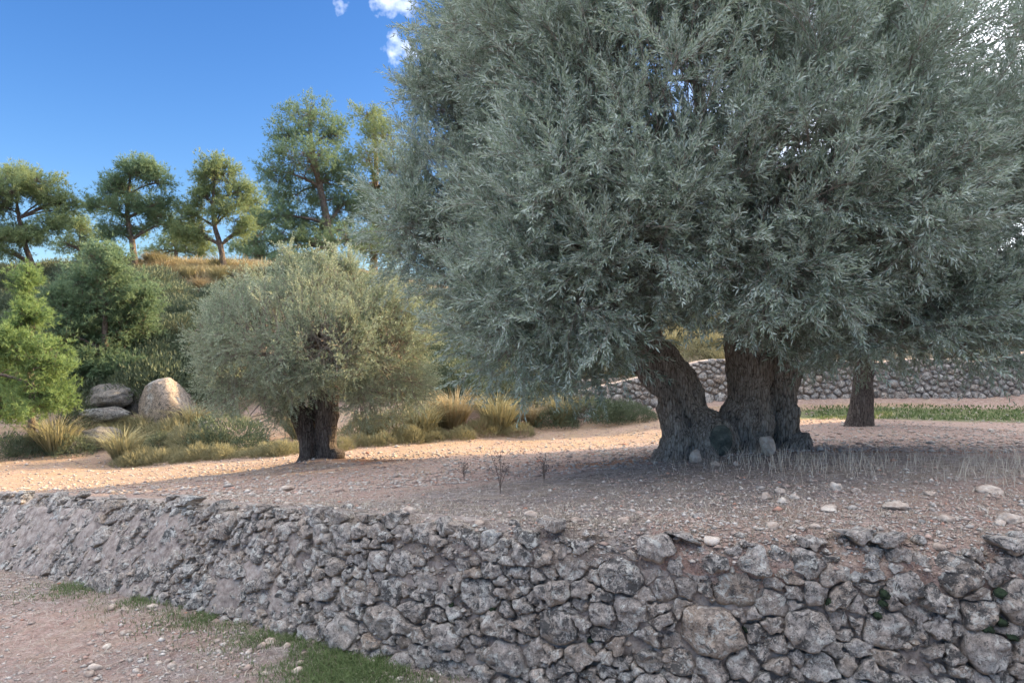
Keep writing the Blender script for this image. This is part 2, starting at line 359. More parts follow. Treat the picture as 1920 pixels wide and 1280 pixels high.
def Hp(x, y):
    x = np.asarray(x, float); y = np.asarray(y, float)
    z = _hp(np.clip(x, -26, 12), np.clip(y, -8, 22)); z = np.maximum(z, -5)
    d = wy(x)-y
    z = z+.03*fbm2(x, y, 1.1, 3, 21)+.014*fbm2(x, y, 6, 3, 22)+.06*np.exp(-np.maximum(d, 0)/.35)
    return z
def hit(px, py, H=Ht, d0=3., d1=60.):
    d = np.linspace(d0, d1, 3000); x = (px-960)/F*d; z = (640-py)/F*d; g = H(x, d)
    k = np.argmax(z < g); return np.array([x[k], d[k], float(g[k])])

BIG = np.array([2.66, 8.5]); SMALL = np.array([-3.24, 12.5])
def Hlip(x, y):
    v = y-wy(x); e = .5+.9*fbm2(x, np.asarray(x)*0, 1.7, 3, 41)
    return Ht(x, y)-.12*np.exp(-v/.10)-(.03+.12*np.clip(e, 0, 1)*smooth(1.5, -2, x)+.03*fbm2(x, y, 7, 2, 43))*np.exp(-np.maximum(v, 0)/.32)
# ------------------------------------------------------------------ ground sheets
def sheet(name, X, Y, Z, mat_, attrs, **props):
    ny, nx = X.shape; V = np.stack([X, Y, Z], -1).reshape(-1, 3)
    i = np.arange(ny*nx).reshape(ny, nx); q = np.stack([i[:-1, :-1], i[:-1, 1:], i[1:, 1:], i[1:, :-1]], -1).reshape(-1, 4)
    me = make_mesh(name, V, [q], mat_, True, {k: a.reshape(-1) for k, a in attrs.items()})
    return obj(name, me, **props)
def warp(n, lim, c): t = np.linspace(-1, 1, n); return np.sign(t)*(np.exp(np.abs(t)*c)-1)/(np.exp(c)-1)*lim
xs = np.concatenate([np.linspace(-400, -40, 14)[:-1], np.linspace(-40, -9, 60)[:-1], np.linspace(-9, 8, 210)[:-1], np.linspace(8, 40, 50)[:-1], np.linspace(40, 400, 16)])
v_ = np.concatenate([[.04, -.03, 0, .02, .05, .09, .14], np.linspace(.2, 6, 100), np.linspace(6.1, 30, 80), np.linspace(31, 60, 20), np.linspace(70, 700, 16)])
Xg, Vg = np.meshgrid(xs, v_); Yg = wy(Xg)+Vg
Zg = Hlip(Xg, Yg); Zg[0] -= .4
def imask(cx, cy, rx, ry, X=None, Y=None):
    X = Xg if X is None else X; Y = Yg if Y is None else Y
    return np.exp(-(((X-cx)/rx)**2+((Y-cy)/ry)**2))
litter = np.clip(imask(1.0, 6.6, 2.1, 1.2)*1.3+imask(-.2, 5.7, 2.2, .6)*.8+imask(2.6, 7.3, 2.2, .8)*1.0+.9*np.exp(-Vg/.5)*(Xg < .9)+imask(-3.9, 11.7, 1.6, .5)*.9+imask(5, 6.5, 2, .8)*.5, 0, 1.2)
rust = np.clip(imask(4.3, 8.3, 1.6, .45)*1.2+imask(1.2, 8.7, 1.0, .7)*.75+imask(-2.3, 12.2, .9, .35)*.8, 0, 1.2)
pp = Xg*_n[0]+Yg*_n[1]
sand = smooth(11, 13, pp)*.55*(Yg < 19)  # sandier, warmer colour painted where sunlight gets past the ridge
hill = smooth(.45, 1.4, Ht(Xg, Yg, False)-np.interp(Xg, [-40, -11, -8, -1, 2, 13, 40], [-2.9, -2.65, -2.7, -2.25, -2.05, -1.6, -1.4]))
hill = np.where(Yg > 14, np.maximum(hill, smooth(19, 22, Yg)), 0)
green = np.clip(imask(9, 18, 4.5, .6)*1.1+imask(13, 17.5, 4, .8)*1.0+imask(-1.6, 6.6, .5, .15)*.5, 0, 1)
sheet('ground', Xg, Yg, Zg, M['soil'], {'litter': litter, 'rust': rust, 'sand': sand, 'hill': hill, 'green': green}, kind='structure')
# the path below
xs2 = np.concatenate([np.linspace(-400, -30, 10)[:-1], np.linspace(-30, -10, 40)[:-1], np.linspace(-10, 4, 170)[:-1], np.linspace(4, 30, 40)[:-1], np.linspace(30, 400, 10)])
u_ = np.concatenate([np.linspace(-.35, 5, 90), np.linspace(5.3, 12, 20), np.linspace(20, 400, 12)])
X2, U2 = np.meshgrid(xs2, u_); Y2 = wy(X2)-U2; Z2 = Hp(X2, Y2)
g2 = np.zeros_like(X2); GP = []
for px, py, rx, ry, a in [(170, 1100, .5, .3, .6), (330, 1110, .5, .3, .9), (430, 1150, .5, .3, 1.), (560, 1190, .5, .25, 1.), (650, 1230, .45, .3, 1.1), (700, 1270, .4, .3, 1.1), (620, 1270, .35, .2, 1.), (740, 1215, .2, .15, 1.), (60, 1030, .6, .15, .7)]:
    h_ = hit(px, py, Hp); GP.append((h_, rx, ry, a)); g2 = np.maximum(g2, a*imask(h_[0], h_[1], rx, ry, X2, Y2))
l2 = np.clip(.5*np.exp(-np.maximum(U2, 0)/.5)+.52, 0, 1)*(U2 < 9)
hh = hit(60, 1200, Hp); l2 = l2-.5*imask(hh[0], hh[1], 1.2, .6, X2, Y2)
hh = hit(700, 1150, Hp)
sheet('path', X2, Y2, Z2, M['soil'], {'litter': np.clip(l2, 0, 1), 'rust': 0*X2, 'sand': 0*X2, 'hill': 0*X2, 'green': np.clip(g2*.45, 0, 1)}, kind='structure')

# ------------------------------------------------------------------ stones of a dry stone wall from a power diagram
def clip_poly(poly, n, c):
    """keep points with dot(n,p) <= c"""
    out = []; L = len(poly)
    for i in range(L):
        a, b_ = poly[i], poly[(i+1) % L]; da = a[0]*n[0]+a[1]*n[1]-c; db = b_[0]*n[0]+b_[1]*n[1]-c
        if da <= 0: out.append(a)
        if (da < 0 < db) or (db < 0 < da):
            t = da/(da-db); out.append((a[0]+(b_[0]-a[0])*t, a[1]+(b_[1]-a[1])*t))
    return out
def power_cells(S, W, bounds, ax=1.2):
    x0, x1, y0, y1 = bounds; Q = S*np.array([1/ax, 1]); cells = []
    for i in range(len(S)):
        d2 = ((Q-Q[i])**2).sum(1); order = np.argsort(d2)[1:26]
        poly = [(x0/ax, y0), (x1/ax, y0), (x1/ax, y1), (x0/ax, y1)]
        for j in order:
            n = 2*(Q[j]-Q[i]); c = (Q[j]@Q[j]-W[j])-(Q[i]@Q[i]-W[i])
            poly = clip_poly(poly, n, c)
            if len(poly) < 3: break
        cells.append(np.array(poly)*np.array([ax, 1]) if len(poly) >= 3 else None)
    return cells
def poly_round(poly, gap, npts, rng, rough=.012, chaikin=1, cut=.10):
    c = poly.mean(0); e = np.roll(poly, -1, 0)-poly
    area = .5*abs((poly[:, 0]*np.roll(poly[:, 1], -1)-np.roll(poly[:, 0], -1)*poly[:, 1]).sum())
    if area < 2e-4: return None
    rad = math.sqrt(area/math.pi)
    q = c+(poly-c)*max(.3, 1-gap/rad)
    for _ in range(chaikin):
        a = q*(1-cut)+np.roll(q, -1, 0)*cut; b_ = q*cut+np.roll(q, -1, 0)*(1-cut); q = np.stack([a, b_], 1).reshape(-1, 2)
    qq = np.vstack([q, q[:1]]); L = np.r_[0, np.cumsum(np.linalg.norm(np.diff(qq, axis=0), axis=1))]
    t = np.linspace(0, L[-1], npts, endpoint=False)
    q = np.stack([np.interp(t, L, qq[:, 0]), np.interp(t, L, qq[:, 1])], 1)
    if (q[:, 0]*np.roll(q[:, 1], -1)-np.roll(q[:, 0], -1)*q[:, 1]).sum() < 0: q = q[::-1]
    a = np.arange(npts)/npts*2*math.pi; ph = rng.rand(4)*6.28
    k = 1+rough/rad*(np.sin(2*a+ph[0])*.4+np.sin(3*a+ph[1])*.5+np.sin(5*a+ph[2])*.4+np.sin(7*a+ph[3])*.3)
    c = q.mean(0); return c+(q-c)*k[:, None], c, rad, area
def build_stone(q, c, rad, rng, depth=.12, bulge=.05, lift=0., rings=6, rough=.012, seed=0):
    """local face coords (s, h, out)"""
    n = len(q); V = []; prof = [(1.0, -depth), (1.0, -.35*bulge), (.965, .55*bulge), (.86, .88*bulge), (.6, .97*bulge), (.3, 1.0*bulge)]
    if rings == 4: prof = [(1.0, -depth), (.98, 0), (.8, .7*bulge), (.45, bulge)]
    tx, ty = rng.randn(2)*.12
    facet = rng.randn(3, 3); 
    for s, o in prof:
        p = c+(q-c)*s; out = np.full(n, o)
        V.append(np.c_[p, out])
    V.append(np.array([[c[0], c[1], bulge]])); V = np.concatenate(V)
    d = V[:, :2]-c; front = (V[:, 2] > -depth*.9)
    V[:, 2] += front*(lift+tx*d[:, 0]+ty*d[:, 1])
    # cut facets
    for k in range(3):
        th = rng.rand()*6.28; nn = np.array([math.cos(th), math.sin(th), .9+rng.rand()]); nn /= np.linalg.norm(nn)
        lim = nn[2]*(bulge+lift)*.9+rad*.62*math.hypot(nn[0], nn[1]); dd = np.c_[d, V[:, 2]]@nn-lim
        V[:, 2] -= front*np.maximum(dd, 0)/nn[2]*.9
    w = fbm(V*14+seed*3.1, 3, 4); w2 = fbm(V*45+seed*1.7, 2, 8)
    V[:, 2] += front*(w*.05+w2*.018)*min(1, rad/.09); V[:, :2] += d*(fbm(V*16+seed, 2, 11)*.10)[:, None]
    T = []; Qd = []
    for r in range(len(prof)-1):
        a = r*n+np.arange(n); b_ = r*n+(np.arange(n)+1) % n; Qd.append(np.stack([a, b_, b_+n, a+n], 1))
    l = (len(prof)-1)*n; T = np.stack([l+np.arange(n), l+(np.arange(n)+1) % n, np.full(n, len(prof)*n)], 1)
    return V, np.concatenate(Qd), T

def facemap(S, H, O, sx, frac_batter):
    """wall face: S arc position -> x, H metres above foot, O outward"""
    x = np.interp(S, ARC, ARCX); y = wy(x); dydx = (wy(x+.15)-wy(x-.15))/.3
    n = np.stack([dydx, -np.ones_like(dydx)], -1); n /= np.linalg.norm(n, axis=-1, keepdims=True)   # outward, to the camera
    hgt = wt(x)-wb(x); lean = np.interp(x, [-12, -6, -3.5, -1.5, 0], [.85, .7, .5, .28, .12])
    off = (hgt-H)*lean + O
    return np.stack([x+n[:, 0]*off, y+n[:, 1]*off, wb(x)+H-.03+O*.15], -1)
ARCX = np.linspace(-14, 6, 1500); ARC = np.r_[0, np.cumsum(np.hypot(np.diff(ARCX), np.diff(wy(ARCX))))]
def s_of(x): return float(np.interp(x, ARCX, ARC))
wall = empty('dry_stone_wall', (0, float(wy(0)), float(wb(0))), label='weathered grey dry stone retaining wall with lichen, holding up the terrace in front', category='wall')
W0 = np.array(wall.location)
rng = R(11)
seeds = []; wts = []
s0, s1 = s_of(-12.5), s_of(4.6)
def hgt_s(s): x = np.interp(s, ARC, ARCX); return wt(x)-wb(x)
tries = 0
while tries < 42000:
    tries += 1
    s = rng.uniform(s0, s1); x = float(np.interp(s, ARC, ARCX)); H = float(hgt_s(s)); h = rng.uniform(-.05, H+.02)
    base = .100 if x > -1.2 else (.088 if x > -5 else .12)
    r = base*rng.choice([.42, .62, .9, 1.3, 1.75], p=[.24, .24, .24, .18, .10])
    if x > .9 and h > .45*H and rng.rand() < .3: r *= 1.3
    ok = True
    for (a, b_), w in zip(seeds[-4000:], wts[-4000:]):
        if abs(a-s) < .5 and ((a-s)/1.2)**2+(b_-h)**2 < (.74*(r+w))**2: ok = False; break
    if ok: seeds.append((s, h)); wts.append(r)
S_ = np.array(seeds); W_ = np.array(wts)**2*.8
cells = power_cells(S_, W_, (s0, s1, -.15, 1.6))
stones = []
for i, pc in enumerate(cells):
    if pc is None: continue
    x = float(np.interp(S_[i, 0], ARC, ARCX)); H = float(hgt_s(S_[i, 0]))
    pc = pc.copy(); pc[:, 1] = np.minimum(pc[:, 1], H+.03*math.sin(S_[i, 0]*9)+rng.uniform(-.09, .05)); pc[:, 1] = np.maximum(pc[:, 1], -.08)
    gap = rng.uniform(.001, .008)
    if rng.rand() < (.10 if x > -1.5 else .16): gap += .014
    r_ = poly_round(pc, gap, 30, rng, .016, 1 if rng.rand() < .85 else 2)
    if r_ is None: continue
    q, c, rad, area = r_
    if rad < .022 or min(np.ptp(q[:, 0]), np.ptp(q[:, 1])) < 1.08*rad: continue
    if rng.rand() < .045 and rad < .1: continue
    bul = rad*rng.uniform(.14, .36); lift = rng.uniform(-.03, .03)
    if x < -2.5: lift -= .015; bul *= 1.15
    V, Qd, T = build_stone(q[::2] if rad < .05 else q, c, rad, rng, .14, bul, lift, 4 if rad < .05 else 6, seed=i)
    Wp = facemap(V[:, 0], V[:, 1], V[:, 2], 0, 0)
    d = np.linalg.norm(Wp.mean(0)); cx = Wp[:, 0].mean()/Wp[:, 1].mean()*F+960; cz = 640-Wp[:, 2].mean()/Wp[:, 1].mean()*F
    vis = (-60 < cx < 1980) and (cz < 1330)
    stones.append(((area/d**2) if vis else area/d**2*.01, Wp, Qd, T, rng.rand()))
stones.sort(key=lambda a: -a[0])
rest = []
for k, (sz, Wp, Qd, T, rr) in enumerate(stones):
    if k < 298:
        o = obj('stone', make_mesh('stone', Wp-Wp.mean(0), [Qd, T], M['stone'], True, {'rnd': np.full(len(Wp), rr)}), wall, Wp.mean(0)-W0)
    else: rest.append((Wp, Qd, T, rr))
if rest:
    o = 0; VV = []; QQ = []; TT = []; RR = []
    for Wp, Qd, T, rr in rest: VV.append(Wp-W0); QQ.append(Qd+o); TT.append(T+o); RR.append(np.full(len(Wp), rr)); o += len(Wp)
    obj('small_stones', make_mesh('small_stones', np.concatenate(VV), [np.concatenate(QQ), np.concatenate(TT)], M['stone'], True, {'rnd': np.concatenate(RR)}), wall, kind='stuff')
print('STONES', len(stones))
# earth packed behind and between the stones
xe = np.linspace(-13.8, 5.9, 620); he = np.linspace(0, 1.12, 42)
XE, HE = np.meshgrid(xe, he); SE = np.interp(XE, ARCX, ARC); HH = hgt_s(SE)
O = np.interp(XE, [-8, -2, 0], [-.03, -.035, -.044])+np.interp(XE, [-3, 0], [.08, .055])*fbm2(SE, HE*HH, 3.0, 4, 31)+.018*fbm2(SE, HE*HH, 24, 3, 33)+np.interp(XE, [-9, -3, -.5], [.05, .02, 0])
Hm = HE*HH-.06
crown_ = np.maximum(HE-.92, 0)
PE = facemap(SE.ravel(), np.minimum(Hm, HH+.0).ravel(), (O-crown_*1.6).ravel(), 0, 0)
i = np.arange(XE.size).reshape(XE.shape); q = np.stack([i[:-1, :-1], i[:-1, 1:], i[1:, 1:], i[1:, :-1]], -1).reshape(-1, 4)
obj('earth_fill', make_mesh('earth_fill', PE-W0, [q], M['earth'], True), wall)

# small wedging stones in the joints, weeds hanging over the crumbling left part
rg = R(55); n = 5200; s_c = rg.uniform(s_of(-9), s_of(4.2), n); h_c = rg.uniform(-.05, 1, n)*hgt_s(s_c)*.98
FC = facemap(s_c, h_c, rg.uniform(-.075, -.005, n), 0, 0)
V0 = np.array([(1, .3, 0), (.2, 1, .1), (-1, -.1, 0), (-.1, -1, .05), (.1, .1, 1), (0, 0, -.9), (.6, -.7, .2), (-.6, .6, .25)], float); T0 = np.array([(0, 1, 4), (1, 7, 4), (7, 2, 4), (2, 3, 4), (3, 6, 4), (6, 0, 4), (1, 0, 5), (7, 1, 5), (2, 7, 5), (3, 2, 5), (6, 3, 5), (0, 6, 5)])
sz = (.016*rg.lognormal(0, .45, n))[:, None]*rg.uniform(.7, 1.4, (n, 3)); V = V0[None]*(1+rg.randn(n, 8, 1)*.15)*sz[:, None]+FC[:, None]-W0
obj('wedge_stones', make_mesh('wedge_stones', V.reshape(-1, 3), [(T0[None]+(np.arange(n)*8)[:, None, None]).reshape(-1, 3)], M['stone'], False, {'rnd': np.repeat(rg.rand(n), 8)}), wall, kind='stuff')

# ------------------------------------------------------------------ rocks
def ico(sub):
    import bmesh
    bm = bmesh.new(); bmesh.ops.create_icosphere(bm, subdivisions=sub, radius=1)
    V = np.array([v.co[:] for v in bm.verts]); T = np.array([[v.index for v in f.verts] for f in bm.faces]); bm.free(); return V, T
ICO = {k: ico(k) for k in (1, 2, 3, 4, 5)}
def rock_mesh(name, dims, sub, seed, mat_, cuts=7, amp=.10, rnd=None):
    V, T = ICO[sub]; V = V.copy(); rg = R(seed)
    for k in range(cuts):
        n = nrm(rg.randn(3)); l = rg.uniform(.55, .85); d = V@n-l; V -= np.maximum(d, 0)[:, None]*n*.92
    V += nrm(V)*(fbm(V*1.7+seed, 4, seed)*amp*2+fbm(V*6+seed, 3, seed+5)*amp*.6)[:, None]
    V *= np.array(dims); return make_mesh(name, V, [T], mat_, True, {'rnd': np.full(len(V), rg.rand() if rnd is None else rnd)})
def rock(name, px, py, d, dims, label, cat, seed, mat_='pale_stone', sub=3, sink=.3, ground=None, group=None, cuts=7, amp=.1, z=None, zc=None):
    x, y = (px-960)/F*d, d
    if z is None: z = float((Ht if ground is None else ground)(x, y))
    if zc is not None: z = P(0, zc, d)[2]-dims[2]*(1-sink)*.6
    o = obj(name, rock_mesh(name, dims, sub, seed, M[mat_], cuts, amp), None, (x, y, z+dims[2]*(1-sink)*.6), label=label, category=cat)
    o.rotation_euler = (0, 0, seed*1.3 % 6.28 if dims[0]/dims[1] < 1.4 else 0)
    if group: o['group'] = group
    return o

# ------------------------------------------------------------------ tubes
def tubes(paths, sides=5):
    """paths: list of (pts (n,3), radii (n,)) -> V, quads"""
    VV = []; QQ = []; off = 0
    ang = np.arange(sides)/sides*2*math.pi
    for pts, rad in paths:
        n = len(pts); t = nrm(np.gradient(pts, axis=0)); up = np.array([0., 0, 1]) if abs(t[0, 2]) < .9 else np.array([1., 0, 0])
        a = nrm(np.cross(t, up)); b_ = np.cross(t, a)
        ring = pts[:, None]+rad[:, None, None]*(np.cos(ang)[None, :, None]*a[:, None]+np.sin(ang)[None, :, None]*b_[:, None])
        VV.append(ring.reshape(-1, 3)); k = np.arange(n-1)[:, None]*sides; j = np.arange(sides)[None]; j2 = (j+1) % sides
        QQ.append((np.stack([k+j, k+j2, k+sides+j2, k+sides+j], -1).reshape(-1, 4))+off); off += n*sides
    return np.concatenate(VV), np.concatenate(QQ)
def bez(a, b_, da, db, n):
    t = np.linspace(0, 1, n)[:, None]; L = np.linalg.norm(b_-a)
    c1 = a+da*L*.4; c2 = b_-db*L*.35
    return (1-t)**3*a+3*(1-t)**2*t*c1+3*(1-t)*t*t*c2+t**3*b_

def remesh_trunk(name, strands, blobs, vox, mat_, origin, parent, amp=.05, seed=0, strand_sub=14):
    VV = []; FF = []; off = 0
    for st in strands:
        pts = np.array([s[:3] for s in st]); rad = np.array([s[3] for s in st])
        n = strand_sub; t = np.linspace(0, len(st)-1, n); k = np.arange(len(st))
        pts = np.stack([np.interp(t, k, pts[:, c]) for c in range(3)], 1); rad = np.interp(t, k, rad)
        for _ in range(2): pts[1:-1] = (pts[:-2]+2*pts[1:-1]+pts[2:])/4; rad[1:-1] = (rad[:-2]+2*rad[1:-1]+rad[2:])/4
        V, Q = tubes([(pts, rad)], 14); m_ = len(V); V = np.vstack([V, pts[0], pts[-1]]); 
        VV.append(V); FF += [list(q+off) for q in Q]
        for j in range(14):
            FF.append([off+(j+1) % 14, off+j, off+m_]); FF.append([off+m_-14+j, off+m_-14+(j+1) % 14, off+m_+1])
        off += len(V)
    for (c, dims) in blobs:
        V, T = ICO[3]; VV.append(V*np.array(dims)+np.array(c)); FF += [list(t+off) for t in T]; off += len(V)
    me = bpy.data.meshes.new('tmp'); me.from_pydata([tuple(v) for v in np.concatenate(VV)], [], [tuple(int(a) for a in f) for f in FF])
    o = bpy.data.objects.new('tmp', me); COL.objects.link(o)
    md = o.modifiers.new('r', 'REMESH'); md.mode = 'VOXEL'; md.voxel_size = vox
    sm = o.modifiers.new('s', 'SMOOTH'); sm.iterations = 3; sm.factor = .5
    dg = bpy.context.evaluated_depsgraph_get(); ev = o.evaluated_get(dg); m2 = bpy.data.meshes.new_from_object(ev)
    n = len(m2.vertices); co = np.empty(n*3, np.float32); m2.vertices.foreach_get('co', co); co = co.reshape(-1, 3).astype(float)
    no = np.empty(n*3, np.float32); m2.vertex_normals.foreach_get('vector', no); no = no.reshape(-1, 3)
    q = co*np.array([4.5, 4.5, 1.3])+np.stack([np.sin(co[:, 2]*2.2), np.cos(co[:, 2]*1.9), 0*co[:, 2]], -1)*.6
    rdg = 1-np.abs(fbm(q, 4, seed+3))*2.6; d = rdg*amp*1.5+fbm(co*3.3, 3, seed+8)*amp*1.6-np.clip(fbm(co*np.array([5, 5, 3.])+9, 2, seed+12)-.28, 0, 1)*amp*5
    d2 = (1-np.abs(fbm(co*np.array([16, 16, 4.]), 3, seed+4))*2)*amp*.25
    co = co+no*(d+d2)[:, None]-np.array(origin)
    m2.vertices.foreach_set('co', co.astype(np.float32).ravel()); m2.polygons.foreach_set('use_smooth', np.ones(len(m2.polygons), bool))
    m2.update(); m2.materials.clear(); m2.materials.append(mat_); m2.name = name
    bpy.data.objects.remove(o); bpy.data.meshes.remove(me)
    return obj(name, m2, parent)

# ------------------------------------------------------------------ foliage
def perp(d, rg):
    r = rg.randn(*d.shape); return nrm(r-(r*d).sum(-1, keepdims=True)*d)
def leaf_quads(base, dr, side, L, Wd, curl=.12):
    """a lens shaped folded leaf: 4 verts"""
    nrmv = np.cross(dr, side)
    a = base; b_ = base+dr*(L*.45)[:, None]+side*(Wd*.5)[:, None]+nrmv*(L*curl*.3)[:, None]
    c = base+dr*L[:, None]; d = base+dr*(L*.45)[:, None]-side*(Wd*.5)[:, None]+nrmv*(L*curl*.3)[:, None]
    return np.stack([a, b_, c, d], 1).reshape(-1, 3)
def olive_twigs(base, dr, L, nl, leafL, leafW, rg):
    """twigs with opposite leaves; returns leaf verts + rnd, stem verts"""
    n = len(base); side = perp(dr, rg); s2 = np.cross(dr, side)
    LV = []; RN = []
    tint = rg.rand(n)*.6
    for k in range(nl):
        t = .12+.88*(k//2+1)/((nl+1)//2) - .03
        ax = side if (k//2) % 2 == 0 else s2
        sg = 1 if k % 2 == 0 else -1
        t = np.minimum(t+rg.randn(n)*.03, 1)
        sp = rg.uniform(.45, .95, n) if t.mean() < .93 else rg.uniform(.05, .5, n)
        d = nrm(dr*1.0+ax*(sg*sp)[:, None]+rg.randn(n, 3)*.18+np.array([0, 0, -.05]))
        sd_ = perp(d, rg); ll = leafL*rg.uniform(.65, 1.2, n)
        LV.append(leaf_quads(base+dr*(L*t)[:, None], d, sd_, ll, leafW*rg.uniform(.75, 1.15, n))); RN.append(np.repeat(np.clip(tint+rg.rand(n)*.4, 0, 1), 4))
    return np.concatenate(LV), np.concatenate(RN)
def ribbons(a, b_, w, rg):
    d = nrm(b_-a); s = perp(d, rg)*w[:, None]*.5
    V = np.stack([a-s, a+s, b_], 1).reshape(-1, 3); T = np.arange(len(V)).reshape(-1, 3); return V, T
def in_lobes(p, lobes, shrink=1.):
    m_ = np.zeros(len(p), bool)
    for c, r in lobes: m_ |= (((p-c)/(np.array(r)*shrink))**2).sum(1) < 1
    return m_
def lobe_surface(lobes, n, rg, inner=.86, zmin=None, weights=None):
    """points on the outside of a union of ellipsoids, with outward normals"""
    ar = np.array([(r[0]*r[1]+r[1]*r[2]+r[0]*r[2]) for c, r in lobes])*(1 if weights is None else np.array(weights)); pr = ar/ar.sum(); out = []; no = []; got = 0
    while got < n:
        k = rg.choice(len(lobes), n*2, p=pr); u = nrm(rg.randn(n*2, 3))
        C = np.array([lobes[i][0] for i in range(len(lobes))])[k]; Rr = np.array([lobes[i][1] for i in range(len(lobes))])[k]
        p = C+u*Rr; nn = nrm(u/Rr)
        m_ = ~in_lobes(p, lobes, inner)
        if zmin is not None: m_ &= p[:, 2] > zmin
        out.append(p[m_]); no.append(nn[m_]); got += m_.sum()
    return np.concatenate(out)[:n], np.concatenate(no)[:n]

def gn_scatter(name, pts, dirs, scl, protos, parent, B0, rg):
    """leafy sprays set on the ends of the branchlets: too many to be objects of their own"""
    me = bpy.data.meshes.new(name); n = len(pts); me.vertices.add(n); me.vertices.foreach_set('co', (pts-B0).astype(np.float32).ravel())
    rot = np.zeros((n, 3), np.float32); 
    for i_ in range(n):
        q = Vector(dirs[i_]).to_track_quat('X', 'Z'); q = q @ Vector((1, 0, 0)).rotation_difference(Vector((1, 0, 0)))
        from mathutils import Quaternion
        q = q @ Quaternion((1, 0, 0), rg.rand()*6.283); e = q.to_euler(); rot[i_] = (e.x, e.y, e.z)
    a = me.attributes.new('rot', 'FLOAT_VECTOR', 'POINT'); a.data.foreach_set('vector', rot.ravel())
    a = me.attributes.new('scl', 'FLOAT', 'POINT'); a.data.foreach_set('value', scl.astype(np.float32))
    a = me.attributes.new('var', 'INT', 'POINT'); a.data.foreach_set('value', rg.randint(0, len(protos), n).astype(np.int32))
    a = me.attributes.new('tint', 'FLOAT', 'POINT'); a.data.foreach_set('value', rg.rand(n).astype(np.float32))
    me.update(); o = obj(name, me, parent, kind='stuff')
    col = bpy.data.collections.new('spray_kinds'); me.update()
    for k, p_ in enumerate(protos): po = bpy.data.objects.new('spray%02d' % k, p_); col.objects.link(po)
    ng = bpy.data.node_groups.new('sprays', 'GeometryNodeTree'); ng.interface.new_socket('Geometry', in_out='INPUT', socket_type='NodeSocketGeometry'); ng.interface.new_socket('Geometry', in_out='OUTPUT', socket_type='NodeSocketGeometry')
    gi = ng.nodes.new('NodeGroupInput'); go = ng.nodes.new('NodeGroupOutput'); ci = ng.nodes.new('GeometryNodeCollectionInfo'); ci.inputs['Collection'].default_value = col; ci.inputs['Separate Children'].default_value = True; ci.inputs['Reset Children'].default_value = True
    ip = ng.nodes.new('GeometryNodeInstanceOnPoints'); ip.inputs['Pick Instance'].default_value = True
    def na(nm, t):
        q = ng.nodes.new('GeometryNodeInputNamedAttribute'); q.data_type = t; q.inputs['Name'].default_value = nm; return [z for z in q.outputs if z.enabled and z.name == 'Attribute'][0]
    mp_ = ng.nodes.new('GeometryNodeMeshToPoints')
    ng.links.new(gi.outputs[0], mp_.inputs['Mesh']); ng.links.new(mp_.outputs[0], ip.inputs['Points']); ng.links.new(ci.outputs[0], ip.inputs['Instance'])
    ng.links.new(na('var', 'INT'), ip.inputs['Instance Index']); er = ng.nodes.new('FunctionNodeEulerToRotation'); ng.links.new(na('rot', 'FLOAT_VECTOR'), er.inputs[0]); ng.links.new(er.outputs[0], ip.inputs['Rotation'])
    ng.links.new(na('scl', 'FLOAT'), ip.inputs['Scale']); ng.links.new(ip.outputs[0], go.inputs[0])
    md = o.modifiers.new('sprays', 'NODES'); md.node_group = ng
    return o
def spray_mesh(seed, leafmat, leaf, ntw, nlv, twl):
    rg = R(seed); X = np.array([1., 0, 0]); n = ntw; t = np.linspace(.15, 1, n); bend = rg.randn(3)*.12; bend[0] = 0
    b0 = X*t[:, None]*.36+bend*(t**2)[:, None]*.36; d = nrm(X+perp(np.tile(X, (n, 1)), rg)*rg.uniform(.2, .85, n)[:, None]*(t < .97)[:, None]+rg.randn(n, 3)*.1)
    tl = twl*rg.uniform(.6, 1.25, n); LV, RN = olive_twigs(b0, d, tl, nlv, leaf[0], leaf[1], rg)
    c = np.vstack([np.zeros(3), b0]); V1, T1 = ribbons(c[:-1], c[1:]+1e-5, np.full(n, .0085), rg); V2, T2 = ribbons(b0, b0+d*tl[:, None], np.full(n, .005), rg)
    nq = len(LV); V = np.concatenate([LV, V1, V2]); me = make_mesh('spray', V, [np.arange(nq).reshape(-1, 4), np.concatenate([T1+nq, T2+nq+len(V1)])], leafmat, False, {'rnd': np.r_[RN, np.zeros(len(V)-nq)]})
    me.materials.append(M['twig']); mi = np.zeros(len(me.polygons), np.int32); mi[nq//4:] = 1; me.polygons.foreach_set('material_index', mi); return me
